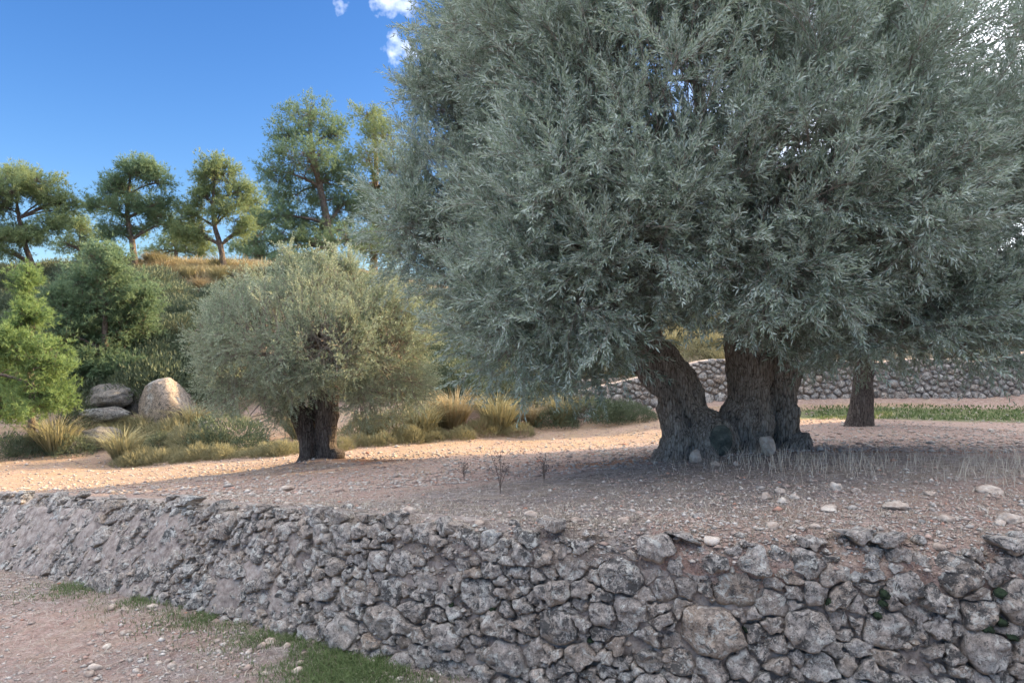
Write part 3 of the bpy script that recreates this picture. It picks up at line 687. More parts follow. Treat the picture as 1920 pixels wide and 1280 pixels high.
def grow_tree(name, base, lobes, primaries, style, nbranch, seed, mats, label, cat='tree', group=None, trunk=None, weights=None, blen=.9, dens=1.0, leaf=(.062, .015), keep=None, droop=.5, nsh=6, ntw=5, nlv=12, upr=.5, shl=.38, twl=.17, layers=(0, -.16, -.34)):
    rg = R(seed); base = np.array(base, float)
    root = empty(name, base, label=label, category=cat)
    if group: root['group'] = group
    B0 = base
    if trunk: trunk(root, B0)
    ends, nn = lobe_surface(lobes, nbranch, rg, weights=weights)
    jit = rg.randn(len(ends), 1)*.09+rg.choice(layers, (len(ends), 1), p=[.6, .22, .18])
    cen = np.mean([c for c, r in lobes], 0)
    zr = np.clip((ends[:, 2]-cen[2])/max(.1, np.max([c[2]+r[2] for c, r in lobes])-cen[2]), -1, 1)
    tang = nrm(nn*1.0+np.stack([0*zr, 0*zr, upr*(zr+.35)-droop*np.clip(-zr, 0, 1)], -1)+rg.randn(len(ends), 3)*.3)
    ends = ends+nn*jit*blen
    bl = blen*rg.uniform(.65, 1.25, len(ends))
    starts = ends-tang*bl[:, None]*.85-nn*.1+np.array([0, 0, -.12])*bl[:, None]
    bad = ~in_lobes(starts, lobes, .97); starts[bad] = ends[bad]-nn[bad]*bl[bad, None]*.45
    bad = ~in_lobes(starts, lobes, .97); starts[bad] = ends[bad]*.8+cen*.2; tang = nrm(ends-starts)
    if keep is not None:
        kk = keep(ends, rg); ends, nn, tang, starts, bl = ends[kk], nn[kk], tang[kk], starts[kk], bl[kk]
    # limbs
    pts = []; paths = []
    for pr in primaries:
        a = np.array([q[:3] for q in pr]); r = np.array([q[3] for q in pr]); t = np.linspace(0, len(a)-1, 5*len(a)); k = np.arange(len(a))
        pth = np.stack([np.interp(t, k, a[:, c]) for c in range(3)], 1)
        for _ in range(2): pth[1:-1] = (pth[:-2]+2*pth[1:-1]+pth[2:])/4
        pth[1:-1] += rg.randn(len(pth)-2, 3)*r.mean()*.12
        rr = np.interp(t, k, r); paths.append((pth, rr)); pts.append(np.c_[pth, rr])
    nodes = np.concatenate(pts)
    nsec = max(4, nbranch//11); idx = rg.choice(len(starts), min(nsec, len(starts)), replace=False); sec = []
    for i_ in idx:
        tgt = starts[i_]*.8+cen*.2; d = np.linalg.norm(nodes[:, :3]-tgt, axis=1)+.8*np.maximum(nodes[:, 2]-tgt[2], 0)+rg.rand(len(nodes))*.2
        j = np.argmin(d); a = nodes[j, :3]; dd = nrm(tgt-a)
        pth = bez(a, tgt, nrm(dd+np.array([0, 0, .5])), nrm(dd+rg.randn(3)*.3), 8); r0 = max(min(nodes[j, 3]*.6, .06), .012)
        rr = np.linspace(r0, max(r0*.35, .006), 8); paths.append((pth, rr)); sec.append(np.c_[pth, rr])
    allN = np.concatenate([nodes]+sec)
    thin = []
    for i_ in range(len(starts)):
        d = np.linalg.norm(allN[:, :3]-starts[i_], axis=1); j = np.argmin(d+rg.rand(len(d))*.1); a = allN[j, :3]
        if .03 < d[j] < blen*.8:
            dd = nrm(starts[i_]-a); pth = bez(a, starts[i_], nrm(dd+rg.randn(3)*.3), tang[i_], 5); thin.append((pth, np.linspace(max(.006, min(.02, allN[j, 3]*.6)), .006, 5)*leaf[1]/.015))
    V, Q = tubes(paths, 7); obj('branches', make_mesh('branches', V-B0, [Q], mats[1], True), root)
    # branchlets
    nb = len(starts); t5 = np.linspace(0, 1, 5)
    side = perp(tang, rg)
    curve = []
    sag = np.where(ends[:, 2] < cen[2], droop, -.15)*bl*.25
    for t in t5:
        p = starts+(ends-starts)*t+side*(np.sin(t*math.pi)*.08*bl)[:, None]; p[:, 2] -= sag*(t*t); curve.append(p)
    curve = np.array(curve)            # 5,nb,3
    for i_ in range(nb): thin.append((curve[:, i_], np.linspace(.008, .0028, 5)*leaf[1]/.015))
    V, Q = tubes(thin, 3); obj('twigs', make_mesh('twigs', V-B0, [Q], M['twig'] if style != 'pine' else mats[1], True), root)
    def at(t, ix):
        k = t*4; i0 = np.minimum(k.astype(int), 3); f = (k-i0)[:, None]
        return curve[i0, ix]*(1-f)+curve[i0+1, ix]*f, nrm(curve[i0+1, ix]-curve[i0, ix])
    ns = int(nb*nsh*dens); ix = np.arange(ns) % nb; t = rg.uniform(.18, 1.0, ns)**.8
    a, tg = at(t, ix); lat = perp(tg, rg)
    sdir = nrm(tg*.75+lat*rg.uniform(.3, 1.1, ns)[:, None]+np.array([0, 0, 1])*(upr*.35)+rg.randn(ns, 3)*.12)
    sl = shl*rg.uniform(.5, 1.2, ns)*(1.15-.4*t)
    if style == 'sprays':
        protos = [spray_mesh(900+k, mats[0], leaf, ntw, nlv, twl) for k in range(12)]
        gn_scatter('crown', a, sdir, (sl/.36), protos, root, B0, rg)
    elif style == 'olive':
        nt_ = ns*ntw; jx = np.repeat(np.arange(ns), ntw); tt = np.tile((np.arange(ntw)+1)/ntw, ns)+rg.randn(nt_)*.06
        b0 = a[jx]+sdir[jx]*(sl[jx]*tt)[:, None]; dr = nrm(sdir[jx]+perp(sdir[jx], rg)*rg.uniform(.15, .75, nt_)[:, None]*(tt < .95)[:, None]+rg.randn(nt_, 3)*.1)
        dr = nrm(dr+np.array([0, 0, -.12*droop]))
        tl = twl*rg.uniform(.6, 1.25, nt_)
        LV, RN = olive_twigs(b0, dr, tl, nlv, leaf[0], leaf[1], rg)
        sv1, st1 = ribbons(a, a+sdir*sl[:, None], np.full(ns, .0055*leaf[1]/.015), rg); sv2, st2 = ribbons(b0, b0+dr*tl[:, None], np.full(nt_, .0035*leaf[1]/.015), rg)
        obj('shoots', make_mesh('shoots', np.concatenate([sv1, sv2])-B0, [np.concatenate([st1, st2+len(sv1)])], M['twig']), root)
        nq = len(LV)//4; q = np.arange(nq*4).reshape(-1, 4)
        obj('crown', make_mesh('crown', LV-B0, [q], mats[0], False, {'rnd': RN}), root)
    else:
        # pine: tufts of needles set along shoots
        nt_ = ns*ntw; jx = np.repeat(np.arange(ns), ntw); tt = np.tile((np.arange(ntw)+1)/ntw, ns)
        b0 = a[jx]+sdir[jx]*(sl[jx]*tt)[:, None]+rg.randn(nt_, 3)*.05
        per = nlv; kx = np.repeat(np.arange(nt_), per)
        dr = nrm(sdir[jx][kx]*.7+rg.randn(len(kx), 3)*.6+np.array([0, 0, .25]))
        ll = leaf[0]*rg.uniform(.6, 1.2, len(kx)); sd2 = perp(dr, rg)*leaf[1]*.5
        V = np.stack([b0[kx]-sd2, b0[kx]+sd2, b0[kx]+dr*ll[:, None]], 1).reshape(-1, 3)
        rn = np.repeat(np.clip(rg.rand(ns)[jx][kx]*.6+rg.rand(len(kx))*.4, 0, 1), 3)
        obj('crown', make_mesh('crown', V-B0, [np.arange(len(V)).reshape(-1, 3)], mats[0], False, {'rnd': rn}), root)
    return root

# ------------------------------------------------------------------ the big olive
D = 8.5
def S(px, py, r, d=D): p = P(px, py, d); return (*p, r/F*d)
gz = float(Ht(*BIG)); 
def big_trunk(root, B0):
    st = [
        [S(1268, 905, 62, 8.45), S(1286, 855, 46), S(1296, 805, 36), S(1280, 755, 34), S(1247, 700, 31), S(1214, 645, 30), S(1182, 595, 29), S(1160, 545, 28), S(1150, 490, 25)],
        [S(1248, 900, 30, 8.3), S(1268, 850, 22, 8.2), S(1268, 800, 20, 8.25), S(1248, 745, 18, 8.25), S(1216, 695, 16, 8.25), S(1186, 645, 14, 8.3)],
        [S(1312, 900, 36, 8.25), S(1320, 850, 30, 8.2), S(1322, 805, 28, 8.35), S(1303, 758, 22, 8.45), S(1270, 700, 18, 8.5), S(1240, 645, 16, 8.6)],
        [S(1345, 900, 42, 8.45), S(1350, 850, 40, 8.45), S(1366, 800, 30, 8.45), S(1385, 760, 26, 8.5)],
        [S(1385, 905, 48, 8.4), S(1395, 850, 42, 8.4), S(1398, 790, 36, 8.45), S(1404, 730, 34, 8.5), S(1408, 670, 34, 8.5), S(1405, 610, 34, 8.5), S(1395, 550, 30, 8.5), S(1380, 480, 26, 8.5)],
        [S(1440, 905, 46, 8.65), S(1438, 850, 42, 8.65), S(1440, 790, 36, 8.65), S(1440, 730, 34, 8.65), S(1448, 670, 30, 8.7), S(1455, 610, 28, 8.7), S(1470, 550, 26, 8.7), S(1500, 480, 22, 8.7)],
        [S(1482, 905, 34, 8.5), S(1474, 850, 30, 8.5), S(1468, 790, 24, 8.5), S(1468, 730, 22, 8.5), S(1466, 680, 22, 8.5), S(1468, 620, 20, 8.6), S(1480, 560, 20, 8.6)],
    ]
    bl = [(P(1350, 828, 8.2), (.20, .12, .22)), (P(1488, 838, 8.4), (.14, .16, .16)), (P(1486, 768, 8.45), (.07, .09, .08)), (P(1425, 690, 8.3), (.08, .08, .14)), (P(1480, 700, 8.5), (.06, .08, .10)),
          (P(1260, 880, 8.2), (.26, .2, .12)), (P(1390, 885, 8.1), (.25, .15, .10))]
    remesh_trunk('trunk', st, bl, .026, M['bark'], B0, root, .042, 3, 18)
    V, T = ICO[4]; V = V.copy(); V *= np.array([.135, .05, .17]); V += nrm(V)*(fbm(V*9, 3, 2)*.02)[:, None]
    o = obj('pruning_scar', make_mesh('pruning_scar', V, [T], M['scar'], True), root, P(1350, 826, 8.06)-B0); o['label'] = 'dark oval scar of a sawn-off limb'
L = []
def lb(px, py, d, rx, ry, rz): L.append((P(px, py, d), (rx, ry, rz)))
lb(1400, 190, 8.8, 3.35, 3.2, 3.0); lb(1000, 555, 8.0, 1.0, 1.3, .98); lb(900, 400, 8.6, .85, 1.1, 1.1); lb(1150, 420, 7.0, 1.3, 1.2, 1.2)
lb(1690, 540, 7.8, 1.45, 1.4, 1.15); lb(1400, 420, 6.9, 1.25, 1.0, 1.05); lb(1900, 330, 8.0, 1.2, 1.5, 1.5); lb(1420, 590, 7.3, .55, .5, .5); lb(1130, 620, 7.7, .62, .7, .55)
lb(1500, 330, 6.6, 1.5, 1.0, 1.2); lb(1250, 250, 6.6, 1.4, 1.0, 1.2); lb(1450, 60, 7.0, 1.6, 1.2, 1.4); lb(1180, 40, 7.6, 1.9, 1.6, 1.5); lb(1640, 120, 7.2, 1.7, 1.3, 1.6); lb(860, 210, 8.8, .52, .7, .75); lb(795, 165, 8.8, .30, .4, .42); lb(880, 60, 8.8, .38, .5, .6); lb(770, 420, 8.6, .25, .5, .6); lb(1560, 560, 9.6, .9, .9, .7); lb(1270, 540, 9.6, .9, .8, .5); lb(1860, 600, 7.6, .6, .8, .5)
big_lobes = L
prim = [
    [S(1190, 520, 24), S(1150, 440, 20), S(1080, 380, 15, 8.3), S(980, 330, 9, 8.3), S(900, 260, 4, 8.4)],
    [S(1185, 500, 22), S(1170, 380, 17), S(1130, 240, 12, 8.2), S(1100, 80, 7, 8)],
    [S(1200, 540, 18), S(1120, 500, 13, 8.2), S(1040, 520, 9, 8), S(960, 560, 4, 8)],
    [S(1390, 500, 24), S(1360, 380, 18, 8.4), S(1320, 240, 12, 8.5), S(1290, 60, 7, 8.5)],
    [S(1390, 500, 20), S(1400, 400, 16, 7.8), S(1410, 300, 10, 7.2), S(1400, 200, 6, 6.8)],
    [S(1490, 500, 22), S(1560, 400, 17), S(1640, 260, 12), S(1700, 80, 7)],
    [S(1500, 490, 18), S(1600, 450, 13), S(1720, 420, 9), S(1850, 380, 4)],
    [S(1500, 510, 16, 8.6), S(1600, 540, 11, 8.2), S(1700, 560, 6, 7.9)],
    [S(1400, 490, 18, 8.6), S(1420, 380, 14, 9.3), S(1440, 240, 9, 10.2), S(1450, 100, 5, 10.8)]]
def keepbig(e, rg):
    px = e[:, 0]/e[:, 1]*F+960; py = 640-e[:, 2]/e[:, 1]*F
    p = np.ones(len(e)); p[(py < -60)] *= .45; p[e[:, 1] > 9.8] *= .5; p[px > 2050] *= .6
    # open around the trunks
    p[(px > 1165) & (px < 1310) & (py > 590)] = 0; p[(px > 1235) & (px < 1390) & (py > 575)] = 0; p[(px > 1350) & (px < 1500) & (py > 625)] = 0
    p[(px < 750) & (py < 130)] = 0; p[(px < 1200) & (py > 712)] = 0; p[(px < 900) & (py < 300)] *= .6; p[(px > 1790) & (py < 170)] *= .25; p[(px > 1830) & (py > 370) & (py < 510)] *= .45
    p[py > 745] = 0; p[(px > 1490) & (py > 650)] *= .35; p[(px > 1490) & (py > 705)] = 0; p[(px > 1060) & (px < 1200) & (py > 690)] *= .4
    return rg.rand(len(e)) < p
grow_tree('olive_tree', (BIG[0], BIG[1], gz), big_lobes, prim, 'sprays', 3500, 5, (M['olive'], M['bark']),
          'huge old olive tree with divided gnarled trunk and silvery green crown overhanging the wall', trunk=big_trunk, keep=keepbig, blen=.95, layers=(0, -.45, -1.1), leaf=(.066, .0135), nsh=7.5, ntw=7, nlv=12, shl=.40, twl=.19, droop=.25, upr=.75)

# ------------------------------------------------------------------ the small round olive
def S2(px, py, r, d=12.5): return S(px, py, r, d)
def small_trunk(root, B0):
    st = [[S2(580, 890, 24), S2(581, 850, 16), S2(577, 815, 15), S2(566, 785, 15), S2(552, 755, 15), S2(545, 720, 18), S2(530, 680, 14)],
          [S2(614, 890, 24), S2(613, 850, 20), S2(612, 815, 18), S2(614, 780, 17), S2(615, 745, 20), S2(620, 700, 16), S2(635, 660, 12)],
          [S2(596, 885, 14, 12.35), S2(598, 850, 9, 12.7), S2(592, 800, 9, 12.75), S2(590, 750, 14, 12.6), S2(590, 700, 12)]]
    remesh_trunk('trunk', st, [(P(632, 852, 12.4), (.12, .14, .09)), (P(575, 866, 12.4), (.14, .14, .08))], .026, M['bark_dark'], B0, root, .02, 9, 14)
L = []
lb(590, 635, 12.5, 1.75, 1.75, 1.12); lb(455, 650, 12.3, .80, .9, .88); lb(725, 640, 12.4, .82, .9, .95); lb(600, 560, 12.5, 1.0, 1.0, .52); lb(690, 575, 12.4, .75, .8, .55); lb(480, 580, 12.5, .72, .8, .5)
lb(460, 720, 12.1, .66, .7, .6); lb(735, 720, 12.3, .68, .8, .62); lb(600, 640, 11.3, .8, .6, .7); lb(530, 770, 12.3, .3, .3, .28); lb(545, 700, 11.6, .6, .5, .5); lb(690, 740, 11.9, .5, .5, .45)
for a in [(415, 565), (470, 530), (545, 500), (650, 492), (735, 520), (800, 590), (375, 620), (600, 492)]: lb(a[0], a[1], 12.4+rs.uniform(-.4, .4), .20, .22, .26)
prim2 = [[S2(540, 700, 14), S2(500, 660, 9), S2(440, 620, 4)], [S2(620, 700, 15), S2(640, 620, 10), S2(660, 560, 5)], [S2(590, 700, 12), S2(580, 620, 8), S2(560, 540, 4)],
         [S2(625, 690, 12), S2(690, 650, 8), S2(760, 620, 4)], [S2(590, 700, 12, 12.3), S2(590, 640, 8, 11.8), S2(600, 600, 4, 11.4)]]
def keepsm(e, rg):
    px = e[:, 0]/e[:, 1]*F+960; py = 640-e[:, 2]/e[:, 1]*F; p = np.ones(len(e)); p[(px > 560) & (px < 650) & (py > 745)] = 0; p[py > 800] = 0; p[e[:, 1] > 13] *= .55
    return rg.rand(len(e)) < p
grow_tree('olive_tree', (SMALL[0], SMALL[1], float(Ht(*SMALL))), L, prim2, 'sprays', 1000, 15, (M['olive2'], M['bark']),
          'smaller round olive tree with pale bushy crown standing at the left of the field', trunk=small_trunk, keep=keepsm, blen=.55, leaf=(.052, .0155), nsh=7, ntw=6, nlv=10, shl=.27, twl=.17, droop=.2, upr=.9)

# ------------------------------------------------------------------ third olive
def third_trunk(root, B0):
    st = [[S(1602, 815, 22, 15), S(1608, 785, 18, 15), S(1615, 750, 17, 15), S(1618, 710, 17, 15), S(1624, 670, 15, 15)], [S(1622, 812, 18, 15), S(1622, 780, 14, 15), S(1622, 740, 14, 15), S(1620, 690, 12, 15)]]
    remesh_trunk('trunk', st, [], .035, M['bark_dark'], B0, root, .015, 19, 10)
L = []
lb(1620, 530, 15, 1.9, 1.8, 1.25); lb(1520, 590, 14.8, 1.1, 1.1, .7); lb(1730, 600, 14.8, 1.0, 1.1, .75); lb(1640, 630, 14.2, .7, .7, .45)
x3, y3 = (1612-960)/F*15, 15.
prim3 = [[S(1622, 680, 13, 15), S(1600, 620, 9, 15), S(1560, 560, 5, 15)], [S(1622, 680, 13, 15), S(1650, 610, 9, 15), S(1700, 540, 5, 15)]]
grow_tree('olive_tree', (x3, y3, float(Ht(x3, y3))), L, prim3, 'sprays', 330, 25, (M['olive'], M['bark']), 'distant olive tree with a single stout trunk in front of the far stone wall', trunk=third_trunk, blen=.6, leaf=(.06, .018), nsh=6, ntw=6, nlv=10, shl=.3, droop=.3)

# ------------------------------------------------------------------ pines
def pine(px, d, base_py, trunk_pts, lobes_px, n, seed, m_, label, group=None, r0=.125, name='pine_tree', nlv=9, leaf=(.17, .017), keep=None, blen=1.1, flat=.75, shl=.5, ntw=4, nsh=5, airy=True):
    x, y = (px-960)/F*d, d; z = float(Ht(x, y)); k = d/F
    tp = [np.array([x, y, z-.1])]+[P(a, b_, d) for a, b_ in trunk_pts]
    nT = len(tp); rad = np.linspace(r0, r0*.3, nT)
    T0 = [(*tp[i_], rad[i_]) for i_ in range(nT)]
    rg = R(seed+100); Ls = []
    prims = [T0]
    sub = []
    for (a, b_, rx, rz) in lobes_px:
        for q in range(3): an = rg.rand()*6.28; sub.append((a+math.cos(an)*rx*.48, b_+math.sin(an)*rz*.45, rx*rg.uniform(.48, .68), rz*rg.uniform(.42, .62)))
    for (a, b_, rx, rz) in (sub if airy else lobes_px):
        dd = d+rg.uniform(-1.1, 1.1)*rx*k; c = P(a, b_, dd); Ls.append((c, (rx*k, rx*k*.9, rz*k*flat)))
        j = min(range(1, nT), key=lambda q: np.linalg.norm(tp[q]-c)+1.5*max(0, tp[q][2]-c[2]+.2*np.linalg.norm((tp[q]-c)[:2])))
        if airy and rg.rand() < .35: continue
        pb = bez(tp[j], c, nrm(nrm(c-tp[j])+np.array([0, 0, .2])), nrm(nrm(c-tp[j])+np.array([0, 0, -.2])), 5); rr = np.linspace(rad[j]*.6, .03, 5)
        prims.append([(*pb[q], rr[q]) for q in range(5)])
    def tr(root, B0):
        pts = np.array(tp); t = np.linspace(0, nT-1, 16); kk = np.arange(nT); pth = np.stack([np.interp(t, kk, pts[:, c]) for c in range(3)], 1)
        for _ in range(2): pth[1:-1] = (pth[:-2]+2*pth[1:-1]+pth[2:])/4
        rr = np.interp(t, kk, rad); rr[0] *= 1.5; rr[1] *= 1.15; V, Q = tubes([(pth, rr*1.06)], 10); V += rg.randn(*V.shape)*.008
        obj('trunk', make_mesh('trunk', V-B0, [Q], M['bark_pine'], True), root)
    return grow_tree(name, (x, y, z), Ls, prims, 'pine', n, seed, (m_, M['bark_pine']), label, group=group, trunk=tr, blen=blen, leaf=leaf, nsh=nsh, ntw=ntw, nlv=nlv, upr=.5, droop=.0, shl=shl, keep=keep)
pine(85, 28, 545, [(62, 500), (45, 455), (35, 410), (30, 360)], [(45, 350, 55, 42), (-5, 365, 50, 50), (95, 390, 42, 38), (20, 330, 40, 24), (60, 430, 60, 28), (120, 420, 34, 26), (-30, 430, 50, 40), (130, 385, 28, 20), (10, 470, 36, 22)], 400, 41, M['pine_yellow'], 'leaning pine with wide open crown at the left end of the ridge')
pine(255, 30, 500, [(248, 450), (238, 410), (240, 365), (245, 330)], [(245, 330, 52, 30), (205, 355, 36, 22), (285, 345, 34, 26), (195, 392, 36, 22), (290, 385, 36, 22), (240, 385, 40, 24), (225, 430, 40, 18), (300, 415, 30, 16)], 330, 42, M['pine'], 'round-topped pine standing second from the left on the ridge')
pine(422, 30, 503, [(414, 460), (402, 425), (398, 385), (402, 340)], [(405, 325, 42, 28), (440, 350, 30, 24), (375, 350, 26, 24), (460, 385, 26, 18), (365, 395, 28, 18), (415, 385, 34, 22), (345, 425, 32, 16), (450, 425, 30, 18), (380, 440, 30, 14)], 300, 43, M['pine_yellow'], 'slender pine with bare lower trunk rising from the golden grass crest')
pine(625, 37, 510, [(620, 460), (615, 420), (600, 350), (585, 280), (580, 220)], [(580, 215, 52, 38), (540, 250, 40, 40), (620, 245, 36, 44), (575, 290, 62, 40), (520, 320, 38, 36), (620, 320, 58, 44), (555, 365, 62, 40), (650, 380, 62, 44), (600, 420, 70, 38), (520, 405, 40, 26), (500, 452, 34, 18), (660, 450, 60, 30), (545, 445, 40, 24), (560, 490, 60, 22), (465, 455, 24, 18), (490, 480, 30, 14)], 950, 44, M['pine'], 'tallest dark green pine behind the small olive', r0=.24, airy=False)
pine(700, 40, 520, [(702, 440), (705, 360), (705, 280), (700, 220)], [(690, 215, 36, 30), (720, 250, 46, 36), (690, 290, 42, 36), (740, 310, 50, 46), (700, 350, 52, 40), (720, 410, 56, 46), (710, 470, 52, 36), (770, 380, 50, 60)], 480, 45, M['pine_yellow'], 'yellow-lit pine just behind the tallest one, beside the big olive crown', r0=.2, airy=False)
pine(150, 38, 480, [(150, 470), (150, 430)], [(150, 415, 32, 20), (165, 445, 40, 24), (140, 470, 46, 26), (185, 480, 40, 20)], 150, 46, M['pine_yellow'], 'far pale pine showing in the gap between the two left ridge pines', r0=.12)
pine(330, 40, 480, [(330, 470), (335, 430)], [(335, 425, 30, 16), (345, 455, 44, 18), (310, 470, 30, 16), (370, 470, 34, 16)], 130, 47, M['pine_yellow'], 'far pale pine low on the skyline left of the slender pine', r0=.12)
pine(480, 40, 480, [(480, 450), (480, 410)], [(475, 395, 24, 18), (485, 430, 30, 20), (470, 465, 36, 18)], 100, 48, M['pine'], 'far small pine on the skyline left of the tallest pine', r0=.12)
pine(60, 16.8, 800, [(58, 720), (56, 620), (52, 540), (50, 500)], [(48, 535, 24, 40), (52, 590, 38, 36), (30, 650, 52, 34), (85, 680, 46, 34), (25, 720, 60, 34), (75, 745, 56, 30), (0, 770, 60, 34), (-40, 700, 50, 60)], 330, 51, M['pine_young'], 'young bright green pine at the far left, lit from the side', r0=.07, airy=False, leaf=(.12, .016), blen=.7, flat=1.0, shl=.32, ntw=5)
pine(195, 20, 720, [(195, 660), (198, 580), (200, 510), (200, 465)], [(200, 490, 34, 34), (165, 520, 40, 34), (225, 540, 44, 36), (175, 580, 62, 40), (235, 600, 56, 36), (150, 630, 56, 40), (215, 650, 66, 36), (160, 690, 60, 34), (240, 690, 48, 26), (120, 560, 40, 40), (110, 620, 40, 40), (265, 560, 36, 34)], 680, 52, M['pine'], 'dense dark green young pine above the grey boulders', r0=.09, airy=False, leaf=(.13, .018), blen=.8, flat=1.0, shl=.38)

# ------------------------------------------------------------------ boulders and rocks
rock('boulder', 314, 752, 18.7, (.74, .66, .70), 'largest rounded grey boulder at the foot of the slope, left of the small olive', 'boulder', 75, 'rock', 5, .35, zc=762, cuts=3, amp=.05)
rock('boulder', 206, 735, 19.0, (.66, .6, .36), 'low grey boulder left of the largest boulder', 'boulder', 77, 'rock', 5, .3, zc=745, cuts=4, amp=.09)
rock('boulder', 198, 778, 18.4, (.60, .5, .2), 'flat slab of rock under the low boulder', 'boulder', 63, 'rock', 4, .3, zc=776, amp=.09)
rock('boulder', 255, 770, 19.4, (.34, .4, .5), 'dark upright rock wedged between the two grey boulders', 'boulder', 64, 'rock', 4, .3, zc=765, amp=.09)
rock('rock_outcrop', 275, 622, 24, (.95, .7, .42), 'rough bedrock ledge halfway up the dark slope', 'rock', 65, 'rock', 5, .3, cuts=12, amp=.16)
rock('rock_outcrop', 325, 632, 24, (.6, .7, .32), 'smaller bedrock ledge right of the first one on the slope', 'rock', 66, 'rock', 4, .3, cuts=12, amp=.16)
rock('rock_outcrop', 190, 832, 17.4, (.55, .5, .30), 'broken grey rock low on the bank at left', 'rock', 67, 'rock', 5, .3, cuts=12, amp=.16)
rock('rock_outcrop', 845, 735, 21, (.42, .5, .65), 'upright grey rock right of the small olive crown', 'rock', 68, 'rock', 5, .3, cuts=10, amp=.12, z=P(0, 765, 21)[2])
rock('rock_outcrop', 900, 752, 21.2, (.7, .6, .35), 'tan rock ledge beside the upright grey rock', 'rock', 69, 'pale_stone', 5, .3, cuts=10, amp=.14)
rock('rock_outcrop', 930, 795, 19.2, (.55, .5, .20), 'low grey ledge among yellow tussocks at the field edge', 'rock', 70, 'rock', 4, .3, cuts=10, amp=.14)
rock('rock_outcrop', 1110, 742, 21.5, (1.2, .8, .35), 'pale eroded ledge left of the far stone wall', 'rock', 71, 'pale_stone', 5, .2, cuts=12, amp=.16)
rock('rock_outcrop', 395, 822, 17.6, (.45, .45, .34), 'grey rock half hidden by shrubs left of the small olive trunk', 'rock', 72, 'rock', 4, .3, cuts=10, amp=.14)
# stones at the foot of the big tree
rock('loose_stone', 1305, 858, 7.85, (.085, .08, .085), 'round pale stone leaning on the left foot of the big trunk', 'stone', 81, sub=3, sink=.1, cuts=3, amp=.05)
o = rock('loose_stone', 1438, 838, 7.85, (.10, .075, .12), 'pointed tan stone propped against the big trunk', 'stone', 82, sub=3, sink=.0, cuts=9, amp=.12, z=P(0, 848, 7.85)[2])
rock('loose_stone', 540, 962, 6.45, (.075, .06, .03), 'flat pale stone lying on the left part of the wall top', 'stone', 83, sub=3, sink=.2, z=float(wt(-1.9))+.05)
rock('loose_stone', 1800, 952, 5.1, (.03, .03, .02), 'tiny stone', 'stone', 84) if False else None
for k, (px, py, w, hh_, lab) in enumerate([
    (1438, 930, 15, 9, 'pink stone at the left end of the small cluster of stones'), (1462, 920, 12, 9, 'white oval stone in the middle of the small cluster'), (1468, 938, 17, 9, 'pale stone at the front of the small cluster'),
    (1490, 930, 14, 8, 'smooth pale stone at the right end of the small cluster'), (1684, 948, 34, 10, 'large flat pale stone near the wall edge below the dry grass'), (1552, 952, 24, 8, 'long white stone left of the large flat stone'),
    (1566, 912, 16, 12, 'squarish grey stone standing in dry grass right of the cluster'), (1860, 918, 34, 12, 'broad pinkish stone at the right among dry grass'), (1895, 968, 30, 14, 'pale tilted slab at the wall edge at far right'),
    (1605, 920, 11, 8, 'small pale stone between the squarish stone and a dry tuft'), (1745, 925, 22, 6, 'flat stone in the grass left of the broad pinkish stone'), (1342, 868, 13, 6, 'small flat stone just right of the round stone by the trunk'), (1382, 868, 10, 6, 'small pale stone below the dark scar of the trunk')]):
    h_ = hit(px, py+hh_*.5); d = h_[1]; o = rock('loose_stone', px, py, d, (w/F*d*.85, w/F*d*.7, hh_/F*d), lab, 'stone', 90+k, 'pale_stone', 4, .55, cuts=11, amp=.14)
# caps along the wall top: medium stones
for k in range(46):
    x = -2.2+7*k/46+rng.uniform(-.1, .1); y = float(wy(x))+rng.uniform(.05, .5); r = rng.uniform(.02, .05)
    o = obj('loose_stone', rock_mesh('loose_stone', (r*1.3, r, r*.7), 2, 200+k, M['pale_stone' if k % 2 else 'stone'], 5, .1), None, (x, y, float(Hlip(x, y))+r*.2),
            label='small loose stone lying along the top edge of the near wall', category='stone', group='loose stones on the wall top')
    o.rotation_euler = (0, 0, rng.rand()*6)
for k in range(40):
    h_ = hit(rng.uniform(150, 620), rng.uniform(1090, 1275), Hp); r = rng.uniform(.018, .042)
    o = obj('loose_stone', rock_mesh('loose_stone', (r*1.3, r, r*.75), 2, 300+k, M['pale_stone'], 4, .08), None, (h_[0], h_[1], h_[2]+r*.2),
            label='rounded loose stone lying on the reddish path', category='stone', group='loose stones on the path')
    o.rotation_euler = (0, 0, rng.rand()*6)

